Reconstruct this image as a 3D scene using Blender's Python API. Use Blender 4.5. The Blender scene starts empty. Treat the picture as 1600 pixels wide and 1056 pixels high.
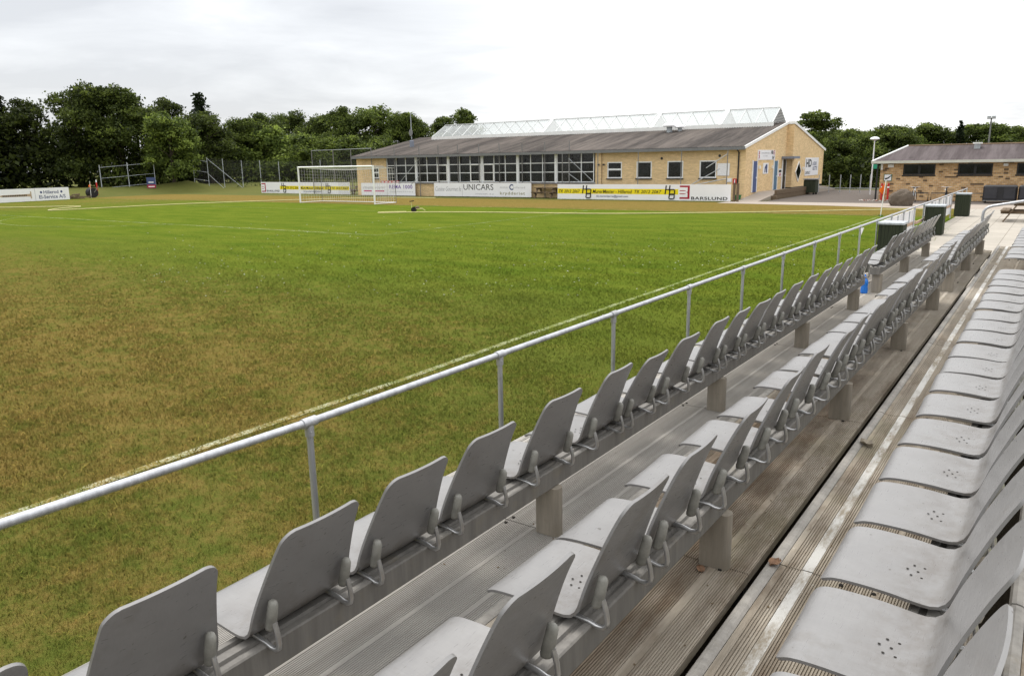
import bpy, bmesh, math, random
import numpy as np
from mathutils import Matrix, Vector
random.seed(7); RNG=np.random.default_rng(11)
S=bpy.context.scene; C=S.collection
R=math.radians
# ------------------------------------------------------------------ helpers
def put(o,name=None,parent=None):
    C.objects.link(o)
    if parent is not None: o.parent=parent
    return o
def tag(o,label=None,cat=None,group=None,kind=None):
    if label: o['label']=label
    if cat: o['category']=cat
    if group: o['group']=group
    if kind: o['kind']=kind
    return o
def thing(name,label,cat,loc=(0,0,0),rz=0,group=None):
    o=bpy.data.objects.new(name,None); o.empty_display_size=.2
    o.location=loc; o.rotation_euler=(0,0,rz); put(o)
    return tag(o,label,cat,group)
def copy_tree(o,parent=None):
    c=o.copy(); C.objects.link(c)
    if parent is not None: c.parent=parent
    for ch in list(o.children): copy_tree(ch,c)
    return c
def vec(p): return Vector(p)
class MB:
    def __init__(s): s.v=[]; s.f=[]; s.m=[]; s.mi=0
    def add(s,vs,fs):
        n=len(s.v); s.v+= [tuple(x) for x in vs]; s.f+=[tuple(i+n for i in f) for f in fs]; s.m+=[s.mi]*len(fs); return s
    def box(s,x0,x1,y0,y1,z0,z1):
        v=[(x0,y0,z0),(x1,y0,z0),(x1,y1,z0),(x0,y1,z0),(x0,y0,z1),(x1,y0,z1),(x1,y1,z1),(x0,y1,z1)]
        return s.add(v,[(3,2,1,0),(4,5,6,7),(0,1,5,4),(1,2,6,5),(2,3,7,6),(3,0,4,7)])
    def bevbox(s,x0,x1,y0,y1,z0,z1,b=.01):
        # box with chamfered vertical and top edges
        def ring(x0,x1,y0,y1,z,b):
            return [(x0+b,y0,z),(x1-b,y0,z),(x1,y0+b,z),(x1,y1-b,z),(x1-b,y1,z),(x0+b,y1,z),(x0,y1-b,z),(x0,y0+b,z)]
        r=[ring(x0,x1,y0,y1,z0,b),ring(x0,x1,y0,y1,z1-b,b),ring(x0+b,x1-b,y0+b,y1-b,z1,b)]
        v=sum(r,[]); f=[tuple(range(7,-1,-1)),tuple(range(16,24))]
        for k in range(2):
            for i in range(8): f.append((8*k+i,8*k+(i+1)%8,8*k+8+(i+1)%8,8*k+8+i))
        return s.add(v,f)
    def bar(s,a,b,w,h,up=(0,0,1)):
        a=vec(a);b=vec(b);d=(b-a).normalized();u=vec(up)
        if abs(d.dot(u))>.98:u=vec((1,0,0))
        x=d.cross(u).normalized()*w/2;y=x.cross(d).normalized()*h/2
        v=[a-x-y,a+x-y,a+x+y,a-x+y,b-x-y,b+x-y,b+x+y,b-x+y]
        return s.add(v,[(3,2,1,0),(4,5,6,7),(0,1,5,4),(1,2,6,5),(2,3,7,6),(3,0,4,7)])
    def tube(s,pts,r,n=10,cap=True):
        pts=[vec(p) for p in pts]; rr=r if isinstance(r,(list,tuple)) else [r]*len(pts)
        rings=[]; prev=None
        for i,p in enumerate(pts):
            d=(pts[min(i+1,len(pts)-1)]-pts[max(i-1,0)]).normalized()
            if prev is None:
                u=vec((0,0,1)) if abs(d.z)<.9 else vec((1,0,0))
                x=d.cross(u).normalized()
            else:
                x=(prev-d*prev.dot(d)).normalized()
            prev=x; y=d.cross(x)
            rings.append([p+(x*math.cos(2*math.pi*k/n)+y*math.sin(2*math.pi*k/n))*rr[i] for k in range(n)])
        v=sum(rings,[]); f=[]
        for i in range(len(pts)-1):
            for k in range(n): f.append((i*n+k,i*n+(k+1)%n,(i+1)*n+(k+1)%n,(i+1)*n+k))
        if cap: f+= [tuple(range(n-1,-1,-1)),tuple(range(len(v)-n,len(v)))]
        return s.add(v,f)
    def lathe(s,c,prof,n=16):
        v=[];f=[]
        for (r,z) in prof:
            v+=[(c[0]+r*math.cos(2*math.pi*k/n),c[1]+r*math.sin(2*math.pi*k/n),c[2]+z) for k in range(n)]
        for i in range(len(prof)-1):
            for k in range(n): f.append((i*n+k,i*n+(k+1)%n,(i+1)*n+(k+1)%n,(i+1)*n+k))
        f+=[tuple(range(n-1,-1,-1)),tuple(range(len(v)-n,len(v)))]
        return s.add(v,f)
    def extrude(s,poly,a,b,axis):
        # poly 2D list; axis 'y': poly=(x,z), 'x': poly=(y,z), 'z': (x,y)
        def P(p,t): return (p[0],t,p[1]) if axis=='y' else ((t,p[0],p[1]) if axis=='x' else (p[0],p[1],t))
        n=len(poly); v=[P(p,a) for p in poly]+[P(p,b) for p in poly]
        f=[(i,(i+1)%n,n+(i+1)%n,n+i) for i in range(n)]+[tuple(range(n-1,-1,-1)),tuple(range(n,2*n))]
        return s.add(v,f)
    def quad(s,a,b,c,d): return s.add([a,b,c,d],[(0,1,2,3)])
    def build(s,name,mat,parent=None,smooth=False,loc=None,recalc=True,angle=None):
        me=bpy.data.meshes.new(name); me.from_pydata(s.v,[],s.f)
        mats=mat if isinstance(mat,(list,tuple)) else [mat]
        for m in mats: me.materials.append(m)
        if len(mats)>1: me.polygons.foreach_set('material_index',s.m)
        if recalc:
            bm=bmesh.new(); bm.from_mesh(me); bmesh.ops.recalc_face_normals(bm,faces=bm.faces); bm.to_mesh(me); bm.free()
        if smooth:
            me.polygons.foreach_set('use_smooth',[True]*len(me.polygons))
            me.set_sharp_from_angle(angle=R(angle or 40))
        me.update()
        o=bpy.data.objects.new(name,me); put(o,parent=parent)
        if loc: o.location=loc
        return o
def np_mesh(name,V,F,mat,parent=None,attrs=None,smooth=False):
    me=bpy.data.meshes.new(name); V=np.asarray(V,np.float32); F=np.asarray(F,np.int32); k=F.shape[1]
    me.vertices.add(len(V)); me.vertices.foreach_set('co',V.ravel())
    me.loops.add(F.size); me.loops.foreach_set('vertex_index',F.ravel())
    me.polygons.add(len(F)); me.polygons.foreach_set('loop_start',np.arange(0,F.size,k,dtype=np.int32))
    me.materials.append(mat)
    if attrs:
        for n,a in attrs.items():
            at=me.attributes.new(n,'FLOAT','FACE'); at.data.foreach_set('value',np.asarray(a,np.float32))
    me.update(calc_edges=True); me.validate()
    if smooth: me.polygons.foreach_set('use_smooth',[True]*len(F))
    o=bpy.data.objects.new(name,me); put(o,parent=parent); return o
# ------------------------------------------------------------------ material helpers
def lin(r,g,b):
    f=lambda c:(c/12.92 if c<=.04045 else ((c+.055)/1.055)**2.4)
    return (f(r/255),f(g/255),f(b/255),1)
class NT:
    def __init__(s,name,rough=.7,spec=.3,metal=0):
        s.mat=bpy.data.materials.new(name); s.mat.use_nodes=True; s.t=s.mat.node_tree; s.b=s.t.nodes['Principled BSDF']
        s.b.inputs['Roughness'].default_value=rough; s.b.inputs['Specular IOR Level'].default_value=spec; s.b.inputs['Metallic'].default_value=metal
    def n(s,typ,**k):
        nd=s.t.nodes.new(typ)
        for a,v in k.items(): setattr(nd,a,v)
        return nd
    def l(s,a,b): s.t.links.new(a,b)
    def sock(s,dst,v):
        if isinstance(v,(int,float)): dst.default_value=v
        elif isinstance(v,tuple):
            dst.default_value = v if len(v)==len(dst.default_value) else tuple(v)+(1,) if len(v)<len(dst.default_value) else v[:3]
        else: s.l(v,dst)
    def pos(s): return s.n('ShaderNodeNewGeometry').outputs['Position']
    def obj(s): return s.n('ShaderNodeTexCoord').outputs['Object']
    def map(s,v,scale=(1,1,1),loc=(0,0,0),rot=(0,0,0)):
        m=s.n('ShaderNodeMapping'); s.l(v,m.inputs[0]); m.inputs['Scale'].default_value=scale; m.inputs['Location'].default_value=loc; m.inputs['Rotation'].default_value=rot
        return m.outputs[0]
    def noise(s,v,scale=1,detail=4,rough=.55,dist=0):
        n=s.n('ShaderNodeTexNoise'); s.l(v,n.inputs['Vector']); n.inputs['Scale'].default_value=scale; n.inputs['Detail'].default_value=detail; n.inputs['Roughness'].default_value=rough; n.inputs['Distortion'].default_value=dist
        return n.outputs[0]
    def ramp(s,f,stops):
        r=s.n('ShaderNodeValToRGB'); s.l(f,r.inputs[0]); e=r.color_ramp.elements
        while len(e)<len(stops): e.new(.5)
        for i,(p,c) in enumerate(stops):
            e[i].position=p; e[i].color=(c,c,c,1) if isinstance(c,(int,float)) else (tuple(c)+(1,))[:4]
        return r.outputs[0]
    def mix(s,f,a,b,mode='MIX'):
        m=s.n('ShaderNodeMix',data_type='RGBA',blend_type=mode)
        s.sock(m.inputs[0],f); s.sock(m.inputs[6],a if not isinstance(a,tuple) or len(a)==4 else a+(1,)); s.sock(m.inputs[7],b if not isinstance(b,tuple) or len(b)==4 else b+(1,))
        return m.outputs[2]
    def math(s,op,a,b=0,c=0,clamp=False):
        m=s.n('ShaderNodeMath',operation=op,use_clamp=clamp); s.sock(m.inputs[0],a); s.sock(m.inputs[1],b); s.sock(m.inputs[2],c); return m.outputs[0]
    def maprange(s,v,a,b,c=0,d=1,smooth=True):
        m=s.n('ShaderNodeMapRange',interpolation_type='SMOOTHSTEP' if smooth else 'LINEAR'); s.l(v,m.inputs[0])
        for i,x in enumerate((a,b,c,d)): m.inputs[i+1].default_value=x
        return m.outputs[0]
    def sep(s,v):
        x=s.n('ShaderNodeSeparateXYZ'); s.l(v,x.inputs[0]); return x.outputs
    def comb(s,x,y,z):
        n=s.n('ShaderNodeCombineXYZ'); s.sock(n.inputs[0],x); s.sock(n.inputs[1],y); s.sock(n.inputs[2],z); return n.outputs[0]
    def color(s,c):
        s.sock(s.b.inputs['Base Color'],c if not isinstance(c,tuple) else (c+(1,))[:4]); return s
    def bump(s,h,dist=.01,strength=.6):
        b=s.n('ShaderNodeBump'); s.l(h,b.inputs['Height']); b.inputs['Distance'].default_value=dist; b.inputs['Strength'].default_value=strength; s.l(b.outputs[0],s.b.inputs['Normal']); return s
def simple(name,c,rough=.6,spec=.3,metal=0,var=.15,scale=8,bump=0):
    t=NT(name,rough,spec,metal); p=t.obj(); n=t.noise(p,scale,5,.6)
    c=tuple(c[:3]); t.color(t.mix(t.ramp(n,[(.3,0.),(.7,1.)]),tuple(x*(1-var) for x in c),tuple(min(1,x*(1+var)) for x in c)))
    if bump: t.bump(n,bump,.5)
    return t.mat
# ------------------------------------------------------------------ camera
cd=bpy.data.cameras.new('Camera'); cam=bpy.data.objects.new('Camera',cd); put(cam); S.camera=cam
F_,YAW,PIT,ROL,CH=1202.79,0.6131,0.2228,-0.0169,2.473
fw=Vector((-math.sin(YAW)*math.cos(PIT),math.cos(YAW)*math.cos(PIT),-math.sin(PIT)))
rt=fw.cross(Vector((0,0,1))).normalized(); up=rt.cross(fw)
r2=rt*math.cos(ROL)+up*math.sin(ROL); u2=-rt*math.sin(ROL)+up*math.cos(ROL)
M=Matrix((( r2.x,u2.x,-fw.x,0),(r2.y,u2.y,-fw.y,0),(r2.z,u2.z,-fw.z,CH),(0,0,0,1))); cam.matrix_world=M
cd.sensor_fit='HORIZONTAL'; cd.sensor_width=36; cd.lens=F_/1600*36; cd.clip_end=2000; cd.clip_start=.05
# ------------------------------------------------------------------ world: overcast sky
SUN_EL,SUN_AZ=R(62),R(-62)      # azimuth measured from +Y towards +X (negative: towards -X)
w=bpy.data.worlds.new('World'); S.world=w; w.use_nodes=True; nt=w.node_tree; nt.nodes.clear()
def wn(t,**k):
    n=nt.nodes.new(t)
    for a,v in k.items(): setattr(n,a,v)
    return n
sky=wn('ShaderNodeTexSky',sky_type='NISHITA',sun_disc=False,sun_elevation=SUN_EL,sun_rotation=-SUN_AZ if False else SUN_AZ%(2*math.pi),air_density=1,dust_density=2)
bg1=wn('ShaderNodeBackground'); bg1.inputs[1].default_value=.12; nt.links.new(sky.outputs[0],bg1.inputs[0])
tc=wn('ShaderNodeTexCoord'); sp=wn('ShaderNodeSeparateXYZ'); nt.links.new(tc.outputs['Generated'],sp.inputs[0])
# flatten direction to a cloud deck plane: xy/(z+.12)
ad=wn('ShaderNodeMath',operation='ADD'); nt.links.new(sp.outputs[2],ad.inputs[0]); ad.inputs[1].default_value=.10
mx=wn('ShaderNodeMath',operation='MAXIMUM'); nt.links.new(ad.outputs[0],mx.inputs[0]); mx.inputs[1].default_value=.05
dv=[]
for i in range(2):
    d=wn('ShaderNodeMath',operation='DIVIDE'); nt.links.new(sp.outputs[i],d.inputs[0]); nt.links.new(mx.outputs[0],d.inputs[1]); dv.append(d)
cb=wn('ShaderNodeCombineXYZ'); nt.links.new(dv[0].outputs[0],cb.inputs[0]); nt.links.new(dv[1].outputs[0],cb.inputs[1])
nz=wn('ShaderNodeTexNoise'); nt.links.new(cb.outputs[0],nz.inputs['Vector']); nz.inputs['Scale'].default_value=.8; nz.inputs['Detail'].default_value=6; nz.inputs['Roughness'].default_value=.55; nz.inputs['Distortion'].default_value=.4
# brighter towards the sun side, greyer cloud to the far left of it
dt=wn('ShaderNodeVectorMath',operation='DOT_PRODUCT'); nt.links.new(tc.outputs['Generated'],dt.inputs[0]); dt.inputs[1].default_value=(-.93,.36,0)
mr=wn('ShaderNodeMapRange',interpolation_type='SMOOTHSTEP'); nt.links.new(dt.outputs['Value'],mr.inputs[0])
for i,x in enumerate((.72,1.02,0,.42)): mr.inputs[i+1].default_value=x
su=wn('ShaderNodeMath',operation='SUBTRACT'); nt.links.new(nz.outputs[0],su.inputs[0]); nt.links.new(mr.outputs[0],su.inputs[1])
rp=wn('ShaderNodeValToRGB'); nt.links.new(su.outputs[0],rp.inputs[0]); e=rp.color_ramp.elements
e[0].position=.05; e[0].color=(.54,.55,.57,1); e[1].position=.46; e[1].color=(.88,.88,.88,1)
m2=e.new(.28); m2.color=(.68,.69,.705,1)
# added dimming of the unseen sky behind the camera, for stronger contrast
d2=wn('ShaderNodeVectorMath',operation='DOT_PRODUCT'); nt.links.new(tc.outputs['Generated'],d2.inputs[0]); d2.inputs[1].default_value=(-.60,.76,.25)
mr2=wn('ShaderNodeMapRange',interpolation_type='SMOOTHSTEP'); nt.links.new(d2.outputs['Value'],mr2.inputs[0])
for i,x in enumerate((-.7,.55,.82,1.0)): mr2.inputs[i+1].default_value=x
mu=wn('ShaderNodeMix',data_type='RGBA',blend_type='MULTIPLY'); mu.inputs[0].default_value=1; nt.links.new(rp.outputs[0],mu.inputs[6]); nt.links.new(mr2.outputs[0],mu.inputs[7])
# an overcast sky is brighter overhead than at the horizon
mr3=wn('ShaderNodeMapRange',interpolation_type='SMOOTHSTEP'); nt.links.new(sp.outputs[2],mr3.inputs[0])
for i,x in enumerate((.18,.95,1.0,2.1)): mr3.inputs[i+1].default_value=x
mu2=wn('ShaderNodeMix',data_type='RGBA',blend_type='MULTIPLY'); mu2.inputs[0].default_value=1; nt.links.new(mu.outputs[2],mu2.inputs[6]); nt.links.new(mr3.outputs[0],mu2.inputs[7])
bg2=wn('ShaderNodeBackground'); nt.links.new(mu2.outputs[2],bg2.inputs[0]); bg2.inputs[1].default_value=1.0
ms=wn('ShaderNodeMixShader'); ms.inputs[0].default_value=.9; nt.links.new(bg1.outputs[0],ms.inputs[1]); nt.links.new(bg2.outputs[0],ms.inputs[2])
out=wn('ShaderNodeOutputWorld'); nt.links.new(ms.outputs[0],out.inputs[0])
sl=bpy.data.lights.new('Sun','SUN'); sl.energy=1.35; sl.angle=R(24); sl.color=(1,.96,.9)
so=bpy.data.objects.new('Sun',sl); put(so)
sd=Vector((math.sin(SUN_AZ)*math.cos(SUN_EL),math.cos(SUN_AZ)*math.cos(SUN_EL),math.sin(SUN_EL)))
so.rotation_euler=sd.to_track_quat('Z','Y').to_euler(); so.location=(-40,20,60)
S.view_settings.view_transform='Standard'; S.view_settings.look='None'; S.view_settings.gamma=1; S.view_settings.exposure=.52; S.view_settings.use_curve_mapping=False
# ------------------------------------------------------------------ materials
def grass_nodes(t,blade=False):
    p=t.pos(); x,y,z=t.sep(p)
    flat=t.comb(x,y,0.)
    n1=t.noise(flat,.13,4,.6); n2=t.noise(flat,.7,4,.6); n3=t.noise(flat,3.6,7,.78); n4=t.noise(flat,13,6,.85)
    # watered part: Y beyond ~12..16 up to the goal line
    yb=t.math('ADD',y,t.math('MULTIPLY',t.math('SUBTRACT',n1,.5),9.))
    yb=t.math('ADD',yb,t.math('MULTIPLY',t.math('ADD',x,12.),.10))
    yb=t.math('ADD',yb,t.math('MULTIPLY',t.math('SUBTRACT',n2,.5),5.))
    g1=t.maprange(yb,4.5,17.0); g2=t.maprange(yb,36.5,35.2)
    yraw=t.math('ADD',y,t.math('MULTIPLY',t.math('SUBTRACT',n2,.5),1.5))
    g2=t.maprange(yraw,37.0,35.9)
    xr=t.maprange(t.math('ADD',x,t.math('MULTIPLY',t.math('SUBTRACT',n2,.5),3.)),-60.,-46.)
    watered=t.math('MULTIPLY',t.math('MULTIPLY',g1,g2),t.math('ADD',.35,t.math('MULTIPLY',xr,.65)))
    # strip along the railing is a little greener
    rail=t.maprange(x,-8.2,-4.8)
    rail=t.math('MULTIPLY',rail,.48)
    dry=t.math('ADD',t.math('MULTIPLY',n1,.35),t.math('ADD',t.math('MULTIPLY',n2,.45),t.math('MULTIPLY',n3,.95)))
    dry=t.math('SUBTRACT',dry,t.math('MULTIPLY',watered,.41)); dry=t.math('SUBTRACT',dry,t.math('MULTIPLY',rail,.26))
    far=t.maprange(y,36.,39.); dry=t.math('ADD',dry,t.math('MULTIPLY',far,.10))
    fac=t.maprange(dry,.62,1.02)
    fac=t.math('ADD',fac,t.math('MULTIPLY',t.math('SUBTRACT',n4,.5),1.5),clamp=True)
    mm=t.noise(t.map(flat,(.35,1.1,1)),1.,5,.65)
    green=t.mix(watered,t.mix(n3,(.064,.086,.016),(.146,.158,.034)),t.mix(t.ramp(mm,[(.30,0.),(.70,1.)]),(.072,.120,.0125),(.138,.170,.022)))
    straw=t.mix(n3,(.122,.086,.024),(.262,.192,.062))
    col=t.mix(fac,green,straw)
    return col,n3,n4
def mat_grass():
    t=NT('turf',1.,.0); col,n3,n4=grass_nodes(t)
    p=t.pos(); f=t.noise(p,110,2,.7)
    cd_=t.n('ShaderNodeCameraData') if False else None
    col=t.mix(1.,col,t.mix(t.ramp(f,[(.3,0.),(.72,1.)]),(.66,.66,.64),(1.3,1.3,1.27)),'MULTIPLY')
    t.color(col); t.bump(t.math('ADD',n4,f),.025,.8); return t.mat
def mat_blade():
    t=NT('grass_blade',.9,.05); col,n3,n4=grass_nodes(t)
    a=t.n('ShaderNodeAttribute',attribute_name='rnd').outputs['Fac']
    col=t.mix(1.,col,t.mix(a,(.95,.98,.82),(2.0,1.95,1.7)),'MULTIPLY')
    t.color(col); t.l(t.comb(0.,0.,1.),t.b.inputs['Normal']); tr=t.n('ShaderNodeBsdfTranslucent'); t.l(col,tr.inputs[0]); m=t.n('ShaderNodeMixShader'); m.inputs[0].default_value=.25
    t.l(t.b.outputs[0],m.inputs[1]); t.l(tr.outputs[0],m.inputs[2]); t.l(m.outputs[0],t.t.nodes['Material Output'].inputs[0]); return t.mat
def mat_deck():
    t=NT('weathered_deck',.95,.06); p=t.pos()
    st=t.noise(t.map(p,(22,.8,22)),1,5,.65); n=t.noise(p,1.7,5,.6); n2=t.noise(t.map(p,(9,2.2,9)),1,5,.7); fi=t.noise(t.map(p,(160,14,160)),1,3,.7)
    c=t.mix(t.ramp(st,[(.3,0.),(.7,1.)]),(.225,.190,.148),(.41,.365,.30))
    c=t.mix(t.math('MULTIPLY',t.ramp(n2,[(.48,0.),(.66,1.)]),.75),c,(.155,.115,.08))
    c=t.mix(t.math('MULTIPLY',t.ramp(n,[(.52,0.),(.68,1.)]),.30),c,(.185,.168,.085))
    lich=t.noise(t.map(p,(7,5,7)),3,5,.8)
    c=t.mix(t.math('MULTIPLY',t.ramp(lich,[(.63,0.),(.68,1.)]),.55),c,(.46,.435,.375))
    c=t.mix(1.,c,t.mix(fi,(.72,.72,.72),(1.22,1.22,1.22)),'MULTIPLY')
    x,y,z=t.sep(p)
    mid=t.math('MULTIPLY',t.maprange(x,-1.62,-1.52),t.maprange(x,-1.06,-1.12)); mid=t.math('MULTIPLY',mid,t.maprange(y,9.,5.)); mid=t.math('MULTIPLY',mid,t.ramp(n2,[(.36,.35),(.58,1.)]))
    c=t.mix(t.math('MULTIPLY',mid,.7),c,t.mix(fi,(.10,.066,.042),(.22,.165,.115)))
    # front tier is paler, cleaner aluminium decking
    front=t.maprange(x,-1.66,-1.72)
    c=t.mix(t.math('MULTIPLY',front,.72),c,t.mix(st,(.27,.26,.245),(.40,.39,.37)))
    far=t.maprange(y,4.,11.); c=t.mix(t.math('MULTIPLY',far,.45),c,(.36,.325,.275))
    t.color(c); t.bump(fi,.002,.4); return t.mat
def mat_alu(name='worn_aluminium',c=(.42,.42,.42),rough=.45,metal=.35):
    t=NT(name,rough,.5,metal); p=t.pos(); st=t.noise(t.map(p,(14,14,1.2)),1.5,5,.7); n=t.noise(p,6,5,.7)
    k=t.mix(t.ramp(st,[(.3,0.),(.7,1.)]),tuple(x*.72 for x in c),tuple(x*1.15 for x in c))
    k=t.mix(t.math('MULTIPLY',t.ramp(n,[(.56,0.),(.72,1.)]),.5),k,(.20,.175,.13))
    t.color(k); t.bump(n,.002,.3); return t.mat
def mat_strip():
    t=NT('worn_white_paint',.97,.03); p=t.pos(); n=t.noise(t.map(p,(40,9,40)),1,5,.8); n2=t.noise(p,2.2,3,.6)
    f=t.ramp(t.math('ADD',t.math('MULTIPLY',n,.6),t.math('MULTIPLY',n2,.5)),[(.50,0.),(.64,1.)])
    t.color(t.mix(f,(.52,.51,.48),(.27,.235,.185))); t.bump(n,.003,.5); return t.mat
def mat_seat():
    t=NT('grey_seat_shell',.40,.55,.12); p=t.obj(); oi=t.n('ShaderNodeObjectInfo').outputs['Random']
    q=t.n('ShaderNodeVectorMath',operation='ADD'); t.l(p,q.inputs[0]); t.l(t.comb(t.math('MULTIPLY',oi,37.),t.math('MULTIPLY',oi,11.),0.),q.inputs[1]); q=q.outputs[0]
    n=t.noise(q,9,6,.65); fs=t.noise(t.map(q,(220,16,60)),1,3,.6); fs2=t.noise(t.map(q,(16,220,60)),1,3,.6)
    c=t.mix(n,(.178,.174,.172),(.240,.235,.23))
    c=t.mix(1.,c,t.mix(t.math('MULTIPLY',t.math('ADD',fs,fs2),.5),(.82,.82,.82),(1.18,1.18,1.18)),'MULTIPLY')
    st=t.noise(q,3.2,5,.75); c=t.mix(t.math('MULTIPLY',t.ramp(st,[(.56,0.),(.74,1.)]),.50),c,(.125,.11,.09))
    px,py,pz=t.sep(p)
    cr=t.math('MULTIPLY',t.maprange(px,-.44,-.17),t.maprange(pz,.50,.40)); cr=t.math('MULTIPLY',cr,t.ramp(t.noise(q,14,5,.75),[(.38,.15),(.66,1.)]))  # crease dirt; also paints the backrest's shade into the rear of the pan
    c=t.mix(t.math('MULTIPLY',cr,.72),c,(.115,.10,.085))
    sp=t.ramp(t.noise(q,26,2,.5),[(.735,0.),(.75,1.)]); c=t.mix(t.math('MULTIPLY',sp,.8),c,(.07,.06,.05))
    t.color(c); t.sock(t.b.inputs['Roughness'],t.maprange(fs,.3,.7,.27,.42)); t.bump(t.math('ADD',fs,fs2),.0004,.2); return t.mat
def mat_brick(name,c1,c2,mortar,darks=0,scale=1,bw=.24,rh=.072):
    t=NT(name,.85,.2); p=t.pos(); x,y,z=t.sep(p); v=t.comb(t.math('ADD',x,y),z,0.)
    b=t.n('ShaderNodeTexBrick'); t.l(v,b.inputs['Vector']); b.inputs['Color1'].default_value=c1+(1,); b.inputs['Color2'].default_value=c2+(1,); b.inputs['Mortar'].default_value=mortar+(1,)
    b.inputs['Scale'].default_value=1.; b.inputs['Brick Width'].default_value=bw; b.inputs['Row Height'].default_value=rh; b.inputs['Mortar Size'].default_value=.010*scale; b.inputs['Bias'].default_value=0; b.offset=.5; b.offset_frequency=2
    c=b.outputs[0]
    cell=t.n('ShaderNodeTexWhiteNoise',noise_dimensions='2D')
    row=t.math('FLOOR',t.math('DIVIDE',z,rh)); u=t.math('FLOOR',t.math('ADD',t.math('DIVIDE',t.math('ADD',x,y),bw),t.math('MULTIPLY',t.math('MODULO',row,2.),.5)))
    t.l(t.comb(u,row,0.),cell.inputs[0]); r=cell.outputs[0]
    c=t.mix(1.,c,t.mix(r,(.80,.78,.76) if darks else (.9,.89,.88),(1.2,1.2,1.2) if darks else (1.1,1.1,1.1)),'MULTIPLY')
    if darks: c=t.mix(t.math('MULTIPLY',t.math('GREATER_THAN',r,1-darks),.85),c,(.055,.036,.025))
    n=t.noise(p,.8,4,.6); c=t.mix(1.,c,t.mix(n,(.86,.86,.86),(1.12,1.12,1.12)),'MULTIPLY')
    t.color(c); t.bump(b.outputs['Fac'],.006,-.5); return t.mat
def mat_roof(name,base,light,axis):
    t=NT(name,.85,.2); p=t.pos(); sc=(1.1,.10,.10) if axis=='x' else (.1,1,.1)
    n=t.noise(t.map(p,sc),1.,6,.72); n2=t.noise(t.map(p,(6,.5,.5)),1,4,.7); n3=t.noise(p,1.3,5,.7)
    c=t.mix(t.ramp(n,[(.40,0.),(.62,1.)]),base,light); c=t.mix(1.,c,t.mix(n2,(.62,.62,.62),(1.3,1.3,1.3)),'MULTIPLY')
    c=t.mix(t.math('MULTIPLY',t.ramp(n3,[(.60,0.),(.72,1.)]),.5),c,tuple(k*.5 for k in base))
    t.color(c); return t.mat
def mat_glass(name='dark_glass',c=(.005,.006,.007)):
    t=NT(name,.08,.28); p=t.pos(); n=t.noise(p,.9,4,.7); t.color(t.mix(t.ramp(n,[(.45,0.),(.62,1.)]),c,(.014,.017,.02))); return t.mat
def mat_leaf(name,dark,lightc):
    t=NT(name,.6,.2); a=t.n('ShaderNodeAttribute',attribute_name='rnd').outputs['Fac']; oi=t.n('ShaderNodeObjectInfo')
    c=t.mix(a,dark,lightc); c=t.mix(1.,c,oi.outputs['Color'],'MULTIPLY'); t.color(c)
    tr=t.n('ShaderNodeBsdfTranslucent'); t.l(c,tr.inputs[0]); m=t.n('ShaderNodeMixShader'); m.inputs[0].default_value=.45
    t.l(t.b.outputs[0],m.inputs[1]); t.l(tr.outputs[0],m.inputs[2]); o=t.t.nodes['Material Output']; t.l(m.outputs[0],o.inputs[0]); return t.mat
def mat_net(name,cell,wire,c,diag=False,plane='xz',metal=0):
    t=NT(name,.6,.3,metal); p=t.pos(); x,y,z=t.sep(p); u={'xz':x,'yz':y}[plane]; v=z
    if diag: a=t.math('ADD',u,v); b=t.math('SUBTRACT',u,v)
    else: a,b=u,v
    def g(k): return t.math('LESS_THAN',t.math('ABSOLUTE',t.math('SUBTRACT',t.math('FRACT',t.math('ADD',t.math('DIVIDE',k,cell),500.)),.5)),wire/cell/2)
    f=t.math('MAXIMUM',g(a),g(b)); t.color(c)
    tb=t.n('ShaderNodeBsdfTransparent'); m=t.n('ShaderNodeMixShader'); t.l(f,m.inputs[0]); t.l(tb.outputs[0],m.inputs[1]); t.l(t.b.outputs[0],m.inputs[2]); t.l(m.outputs[0],t.t.nodes['Material Output'].inputs[0]); return t.mat
def mat_line(op=.9):
    t=NT('chalk_line',1.,.0); p=t.pos(); n=t.noise(t.map(p,(1,1,1)),60,4,.8); n2=t.noise(p,2.5,4,.7)
    f=t.math('ADD',t.math('MULTIPLY',n,.75),t.math('MULTIPLY',n2,.4)); f=t.ramp(f,[(.41,0.),(.60,1.)] if op>.5 else [(.38,0.),(.58,1.)])
    col,_,_=grass_nodes(t)
    t.color(t.mix(f,(.47,.48,.37),col)); return t.mat
def mat_paving():
    t=NT('paving_slabs',.85,.2); p=t.pos(); x,y,z=t.sep(p)
    b=t.n('ShaderNodeTexBrick'); t.l(t.comb(y,x,0.),b.inputs['Vector']); b.offset=0.; b.inputs['Color1'].default_value=(.40,.365,.315,1); b.inputs['Color2'].default_value=(.36,.33,.285,1); b.inputs['Mortar'].default_value=(.20,.18,.15,1)
    b.inputs['Scale'].default_value=1; b.inputs['Brick Width'].default_value=.8; b.inputs['Row Height'].default_value=.62; b.inputs['Mortar Size'].default_value=.010
    n=t.noise(p,1.4,6,.7); t.color(t.mix(1.,b.outputs[0],t.mix(n,(.72,.72,.70),(1.2,1.2,1.2)),'MULTIPLY')); return t.mat
def mat_ground(name,a,b,sc=1.5,bump=.02):
    t=NT(name,1.,.05); p=t.pos(); n=t.noise(p,sc,7,.7); n2=t.noise(p,sc*.2,3,.6); n3=t.noise(p,40,3,.7)
    c=t.mix(t.math('ADD',t.math('MULTIPLY',n,.6),t.math('MULTIPLY',n2,.4)),a,b); c=t.mix(1.,c,t.mix(n3,(.7,.7,.7),(1.25,1.25,1.25)),'MULTIPLY'); t.color(c); t.bump(n3,bump,.5); return t.mat
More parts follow.
